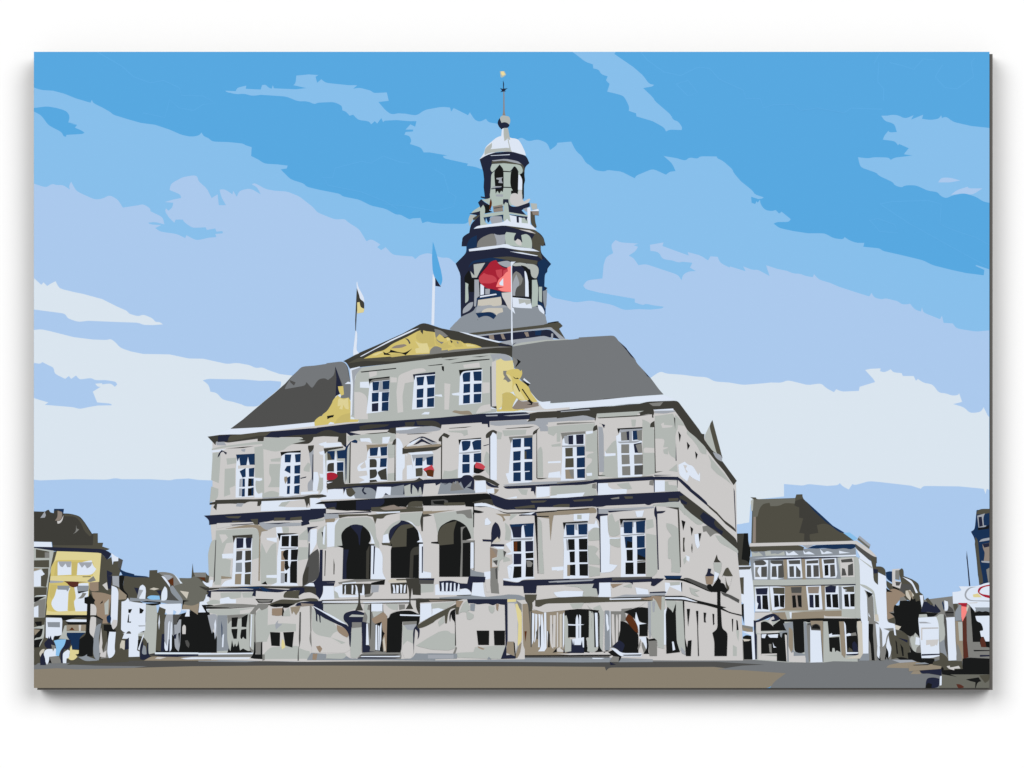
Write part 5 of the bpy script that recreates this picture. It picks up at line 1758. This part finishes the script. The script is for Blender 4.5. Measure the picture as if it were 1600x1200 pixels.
w c4 1425,765 1520,755 1540,880 1510,962 1480,830 1440,790
gr c4 1408,912 1450,780 1442,870 1420,922
gr c4 1460,830 1480,830 1532,950 1490,972 1460,880
bk c4 1515,760 1550,780 1545,960 1560,975 1480,975 1530,900
st c4 380,972 1080,958 1060,976 560,987
bk c4 0,990 1100,984 1060,1001 0,1004
dg c4 0,1005 1060,1005 1060,1022 0,1022
gy c4 0,1022 1100,1020 1600,1040 1600,1050 0,1050
w c4 840,1022 1000,1025 960,1036 850,1036
bk c4 1040,950 1130,910 1200,970 1212,1000 1190,1050 1170,1072 1180,1010 1100,1002
w c4 1070,898 1130,904 1210,963 1460,963 1460,1007 1200,1007
bk c4 1220,984 1460,979 1450,996 1240,996
@town_hall
gr c4 1060,1072 1100,1002 1180,1010 1170,1077
nv c4 1065,1075 1137,1105 1070,1112
sg c5 185,560 390,500 380,1150 300,1130 300,1050 220,1000 200,700
lg c5 180,560 215,560 215,1000 200,1020 185,900
bt c5 210,490 350,490 345,672 320,640 280,540
lg c5 230,560 270,550 260,690 240,690
w c5 380,670 410,640 405,1100 380,1100
sg c5 400,540 530,550 520,640 420,640
nv c5 230,270 380,270 300,320 240,367 215,357
w c5 390,320 470,330 590,320 600,440 450,370 400,480
sg c5 450,320 580,310 580,350 460,362
bk c5 590,320 608,320 606,442 598,430
nv c5 200,440 400,430 412,445 390,457 200,457
lg c5 200,455 400,450 390,480 215,482
bk c5 220,484 390,484 400,496
w c5 395,503 620,498 800,560 700,552 620,532 395,526
bk c5 390,488 620,486 800,545 1000,592 1160,632 1110,640 1200,690 1350,724 1350,740 1200,702 1080,652 900,602 620,547 395,542 395,526 620,530 790,570 800,560 640,502 395,502
dg c5 620,265 680,260 900,350 1000,400 980,447 900,410 720,332
bk c5 380,290 400,272 590,275 640,280 760,340 980,442 930,432 740,347 600,297
dg c5 1090,440 1200,470 1322,535 1316,577 1180,502 1120,482
sg c5 700,380 760,400 830,420 760,440 820,500 720,470
sg c5 530,560 620,550 640,1000 660,1180 540,1160 530,760
bk c5 612,550 632,550 642,1010 670,1140 680,1050 725,1040 715,1240 655,1240 640,1080
lg c5 590,1120 640,1180 650,1230 600,1200
sg c5 1240,1100 1290,1130 1290,1240 1240,1240
sg c5 1280,900 1320,930 1310,1060 1290,1000
@town_hall/door:b
bk c5 400,700 425,625 490,690 530,580 525,700 540,1060 580,1190 410,1210
sg c5 450,630 510,630 490,697
w c5 480,1060 500,1060 520,1160 490,1172
@town_hall/window:side_i
bk c5 665,650 705,650 682,872
@town_hall/window:side_j
bk c5 780,675 808,675 805,900 817,1240 805,1240 795,850
@town_hall/window:side_k
bk c5 875,695 908,700 895,790 907,820 880,817
@town_hall/window:side_l
bk c5 985,710 1008,715 1005,820 1012,835 995,857
@town_hall/window:side_m
bk c5 1226,775 1246,775 1241,937 1234,930
@town_hall/window:side_n
bk c5 1283,785 1301,800 1313,917 1288,917
@waste_bin
gr c5 180,1040 292,1040 292,1240 200,1240
bk c5 178,1032 260,1018 292,1045 190,1052
@street_lamp
bk c5 1050,280 1050,260 1040,220 1056,210 1060,265 1090,290 1090,325 1130,330 1160,400 1190,410 1150,455 1085,430 1085,560 1105,900 1175,945 1165,1240 1010,1240 1010,1060 985,950 1050,900 1045,600 1045,440 975,440 920,400 920,350 960,340 985,370 1040,290
@street_lamp/lantern:a
vd c5 1000,70 1040,-30 1055,30 1095,70
sg c5 1000,75 1100,75 1090,190 1070,212 1010,182
w c5 1010,182 1070,212 1040,280 1005,322
@street_lamp/lantern:b
nv c5 930,145 970,150 960,200 1005,225 1000,250 895,240 920,200
bt c5 895,245 1005,240 985,342 910,342
@street_lamp/lantern:c
ol c5 1105,250 1150,140 1180,133 1240,240 1150,242 1120,230
st c5 1150,250 1230,245 1205,360 1170,372
ol c5 1150,255 1165,330 1200,390 1185,420 1155,380
@flag:red
rd T3 465,500 500,450 570,370 610,310 680,290 740,370 790,390 835,390 870,368 880,600 860,690 760,685 640,655 560,640 490,590 465,540
r2 T3 465,510 530,450 560,470 640,480 690,520 690,560 620,580 600,620 560,640 490,590 465,540
rd T3 500,580 600,585 620,580 690,560 690,600 640,640 590,630 600,655 560,640
r2 T3 675,415 755,405 760,490 730,522 690,490
r2 T3 770,420 830,400 830,430 770,490
pk T3 820,385 868,363 868,690 760,686 700,650 780,630 680,627 710,540 730,520 770,490 800,450 830,430
w T3 720,580 770,515 772,612 730,605
@flag:red/pole
w T3 865,312 928,310 880,345 886,1040 N: 890,300 882,322 868,262 870,60 T3: 868,700
@flag:blue
s1 L 1410,-20 1425,20 1475,200 1510,330 1535,460 1510,530 1440,440 1408,350 1400,180
nv L 1440,430 1512,545 1442,535
@flag:blue/pole
w L 1408,380 1440,450 1428,1025 1392,1020
@flag:yellow
w L 455,490 465,480 475,540 550,680 555,735 500,700 465,590
vd L 460,560 490,650 500,700 555,735 552,818 470,800 460,870 448,1100 442,1100 440,960 450,760
y1 L 465,740 495,735 505,800 555,820 545,865 465,878
@flag:yellow/pole
w L 445,1090 465,1110 465,1200 M: 455,380 490,415 415,445 415,380
''')


# ---------------------------------------------------------------- the panel and its printed picture
root = bpy.data.objects.new('wall_print', None); col.objects.link(root)
root.location = (X(799.5), FRONT, Z(1075))
root['label'] = 'flat rectangular panel printed with a pale stone town hall, hung on white wall'
root['category'] = 'wall print'
def emit(name, polys, parent):
    """polys: (colour, points, layer); one mesh, local origin at its own centre."""
    cx = sum(p[0] for q in polys for p in q[1])/sum(len(q[1]) for q in polys)
    cy = max(p[1] for q in polys for p in q[1])
    ox, oz = X(cx), Z(cy)
    vs, fs, mi, keys = [], [], [], []
    for c, pts, lv in polys:
        if c not in keys: keys.append(c)
        v2, e2, f2, _a, _b, _c = geometry.delaunay_2d_cdt([Vector(((a-cx)/100.0, (b-cy)/100.0)) for a, b in pts], [], [list(range(len(pts)))], 1, 1e-6)
        n = len(vs)
        vs += [(v.x*0.1 + X(cx)-ox, -lv*STEP, -v.y*0.1 + Z(cy)-oz) for v in v2]
        for t in f2:
            p = [v2[i] for i in t]
            area = sum(p[i-1].x*p[i].y - p[i].x*p[i-1].y for i in range(len(p)))
            t = [n+i for i in t]
            fs.append(t if area < 0 else t[::-1]); mi.append(keys.index(c))
    me = bpy.data.meshes.new(name); me.from_pydata(vs, [], fs)
    for k in keys: me.materials.append(mat(k))
    me.polygons.foreach_set('material_index', mi); me.update()
    o = bpy.data.objects.new(name, me); col.objects.link(o)
    o.parent = parent
    base = parent.location.copy() if parent is not root else None
    pw = root.location.copy()
    if base is not None: pw = pw + base
    o.location = (ox - pw.x, FRONT - 0.0002 - pw.y, oz - pw.z)
    return o
LABELS = {}
LABELS.update({
 'sky': 'printed sky in flat bands of deep and pale blue',
 'town_hall': 'printed pale stone town hall with arcade, pediment and bell tower',
 'house:yellow': 'printed yellow house with a dark roof at the left edge',
 'house:dark': 'printed dark house cut off by the left edge',
 'house:grey': 'printed narrow grey and brown house beside the yellow house',
 'house:white': 'printed white house with dormers and a dark roof',
 'house:corner': 'printed corner house with two rows of white windows and a brown roof',
 'house:gabled': 'printed white house with a black roof behind the town hall',
 'house:far': 'printed row of far brown houses behind the dark tree',
 'tower_house': 'printed blue turreted house cut off by the right edge',
 'flag:red': 'printed red and pink flag in front of the bell tower',
 'flag:blue': 'printed blue flag above the pediment',
 'flag:yellow': 'printed black, white and yellow flag left of the pediment',
 'street_lamp': 'printed black lamp post with three lanterns at the town hall corner',
 'street_lamp:left': 'printed black lamp post in front of the yellow house',
 'person:walker': 'printed walking person in white with black shoes',
})

made = {}
for key in order:
    bits = key.split('/')
    pk_ = bits[0]
    if len(bits) == 1:
        if shapes[key]:
            made[key] = emit(bits[0].split(':')[0], shapes[key], root)
for key in order:
    bits = key.split('/')
    if len(bits) == 2 and shapes[key]:
        par = made.get(bits[0])
        o = emit(bits[1].split(':')[0], shapes[key], par)
        made[key] = o
for k, v in LABELS.items():
    if k in made: made[k]['label'] = v

def box(name, x0, x1, y0, y1, z0, z1, m, parent=None, bevel=0.0):
    import bmesh
    bm = bmesh.new()
    c = ((x0+x1)/2, (y0+y1)/2, (z0+z1)/2)
    r = bmesh.ops.create_cube(bm, size=1)
    for v in bm.verts: v.co = (v.co.x*(x1-x0), v.co.y*(y1-y0), v.co.z*(z1-z0))
    if bevel: bmesh.ops.bevel(bm, geom=bm.edges[:], offset=bevel, segments=2, affect='EDGES')
    me = bpy.data.meshes.new(name); bm.to_mesh(me); bm.free(); me.materials.append(m)
    o = bpy.data.objects.new(name, me); col.objects.link(o)
    o.location = c
    if parent: o.parent = parent; o.location = [a-b for a, b in zip(c, parent.location)]
    return o
board = plain('print_board', (0.20, 0.20, 0.20))
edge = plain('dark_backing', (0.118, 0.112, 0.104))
box('panel', X(53), X(1546), FRONT, FRONT + 0.003, Z(1075), Z(81), board, root)
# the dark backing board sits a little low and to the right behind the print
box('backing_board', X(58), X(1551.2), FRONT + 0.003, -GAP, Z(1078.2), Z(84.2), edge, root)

# ---------------------------------------------------------------- the wall
wm = bpy.data.materials.new('white_wall_paint'); wm.use_nodes = True
nt = wm.node_tree; b = nt.nodes['Principled BSDF']
b.inputs['Base Color'].default_value = (0.925, 0.925, 0.925, 1); b.inputs['Roughness'].default_value = 0.95
b.inputs['Specular IOR Level'].default_value = 0.0
wall = box('wall', -8, 8, 0, 0.12, CZ-5, CZ+5, wm)
wall['kind'] = 'structure'
wall['label'] = 'plain bright white wall behind the printed panel'; wall['category'] = 'wall'

# ---------------------------------------------------------------- light
sc = bpy.context.scene
W = bpy.data.worlds.new('World'); sc.world = W; W.use_nodes = True
bgn = W.node_tree.nodes['Background']
AMB = 0.30
bgn.inputs['Color'].default_value = (1, 1, 1, 1); bgn.inputs['Strength'].default_value = AMB
def sun(name, direction, e, ang):
    l = bpy.data.lights.new(name, 'SUN'); l.energy = e; l.angle = math.radians(ang)
    o = bpy.data.objects.new(name, l); col.objects.link(o)
    import mathutils
    d = mathutils.Vector(direction).normalized()
    o.rotation_euler = d.to_track_quat('-Z', 'Y').to_euler()
    cosn = d.y
    return cosn * e / math.pi
E0 = AMB
E0 += sun('left_softbox', (0.55, 1.0, -0.54), 1.59, 38)
E0 += sun('right_softbox', (-0.55, 1.0, -0.54), 1.59, 38)

print('irradiance/pi', E0)

# ---------------------------------------------------------------- camera
cam = bpy.data.cameras.new('camera'); co = bpy.data.objects.new('camera', cam); col.objects.link(co)
DIST = 10.0
FX, FY = 800.0, 600.0        # the point of the drawing the lens looks square at
co.location = (X(FX), FRONT - DIST, Z(FY)); co.rotation_euler = (math.radians(90), 0, 0)
cam.sensor_width = 36; cam.lens = 36*DIST/1.6
cam.shift_x = -(FX-800)/1600.0; cam.shift_y = (FY-600)/1600.0
cam.clip_end = 100
sc.camera = co
vs_ = sc.view_settings
sc.display_settings.display_device = 'sRGB'
vs_.view_transform = 'Standard'; vs_.look = 'None'; vs_.exposure = 0; vs_.gamma = 1; vs_.use_curve_mapping = False
sc.cycles.max_bounces = 4
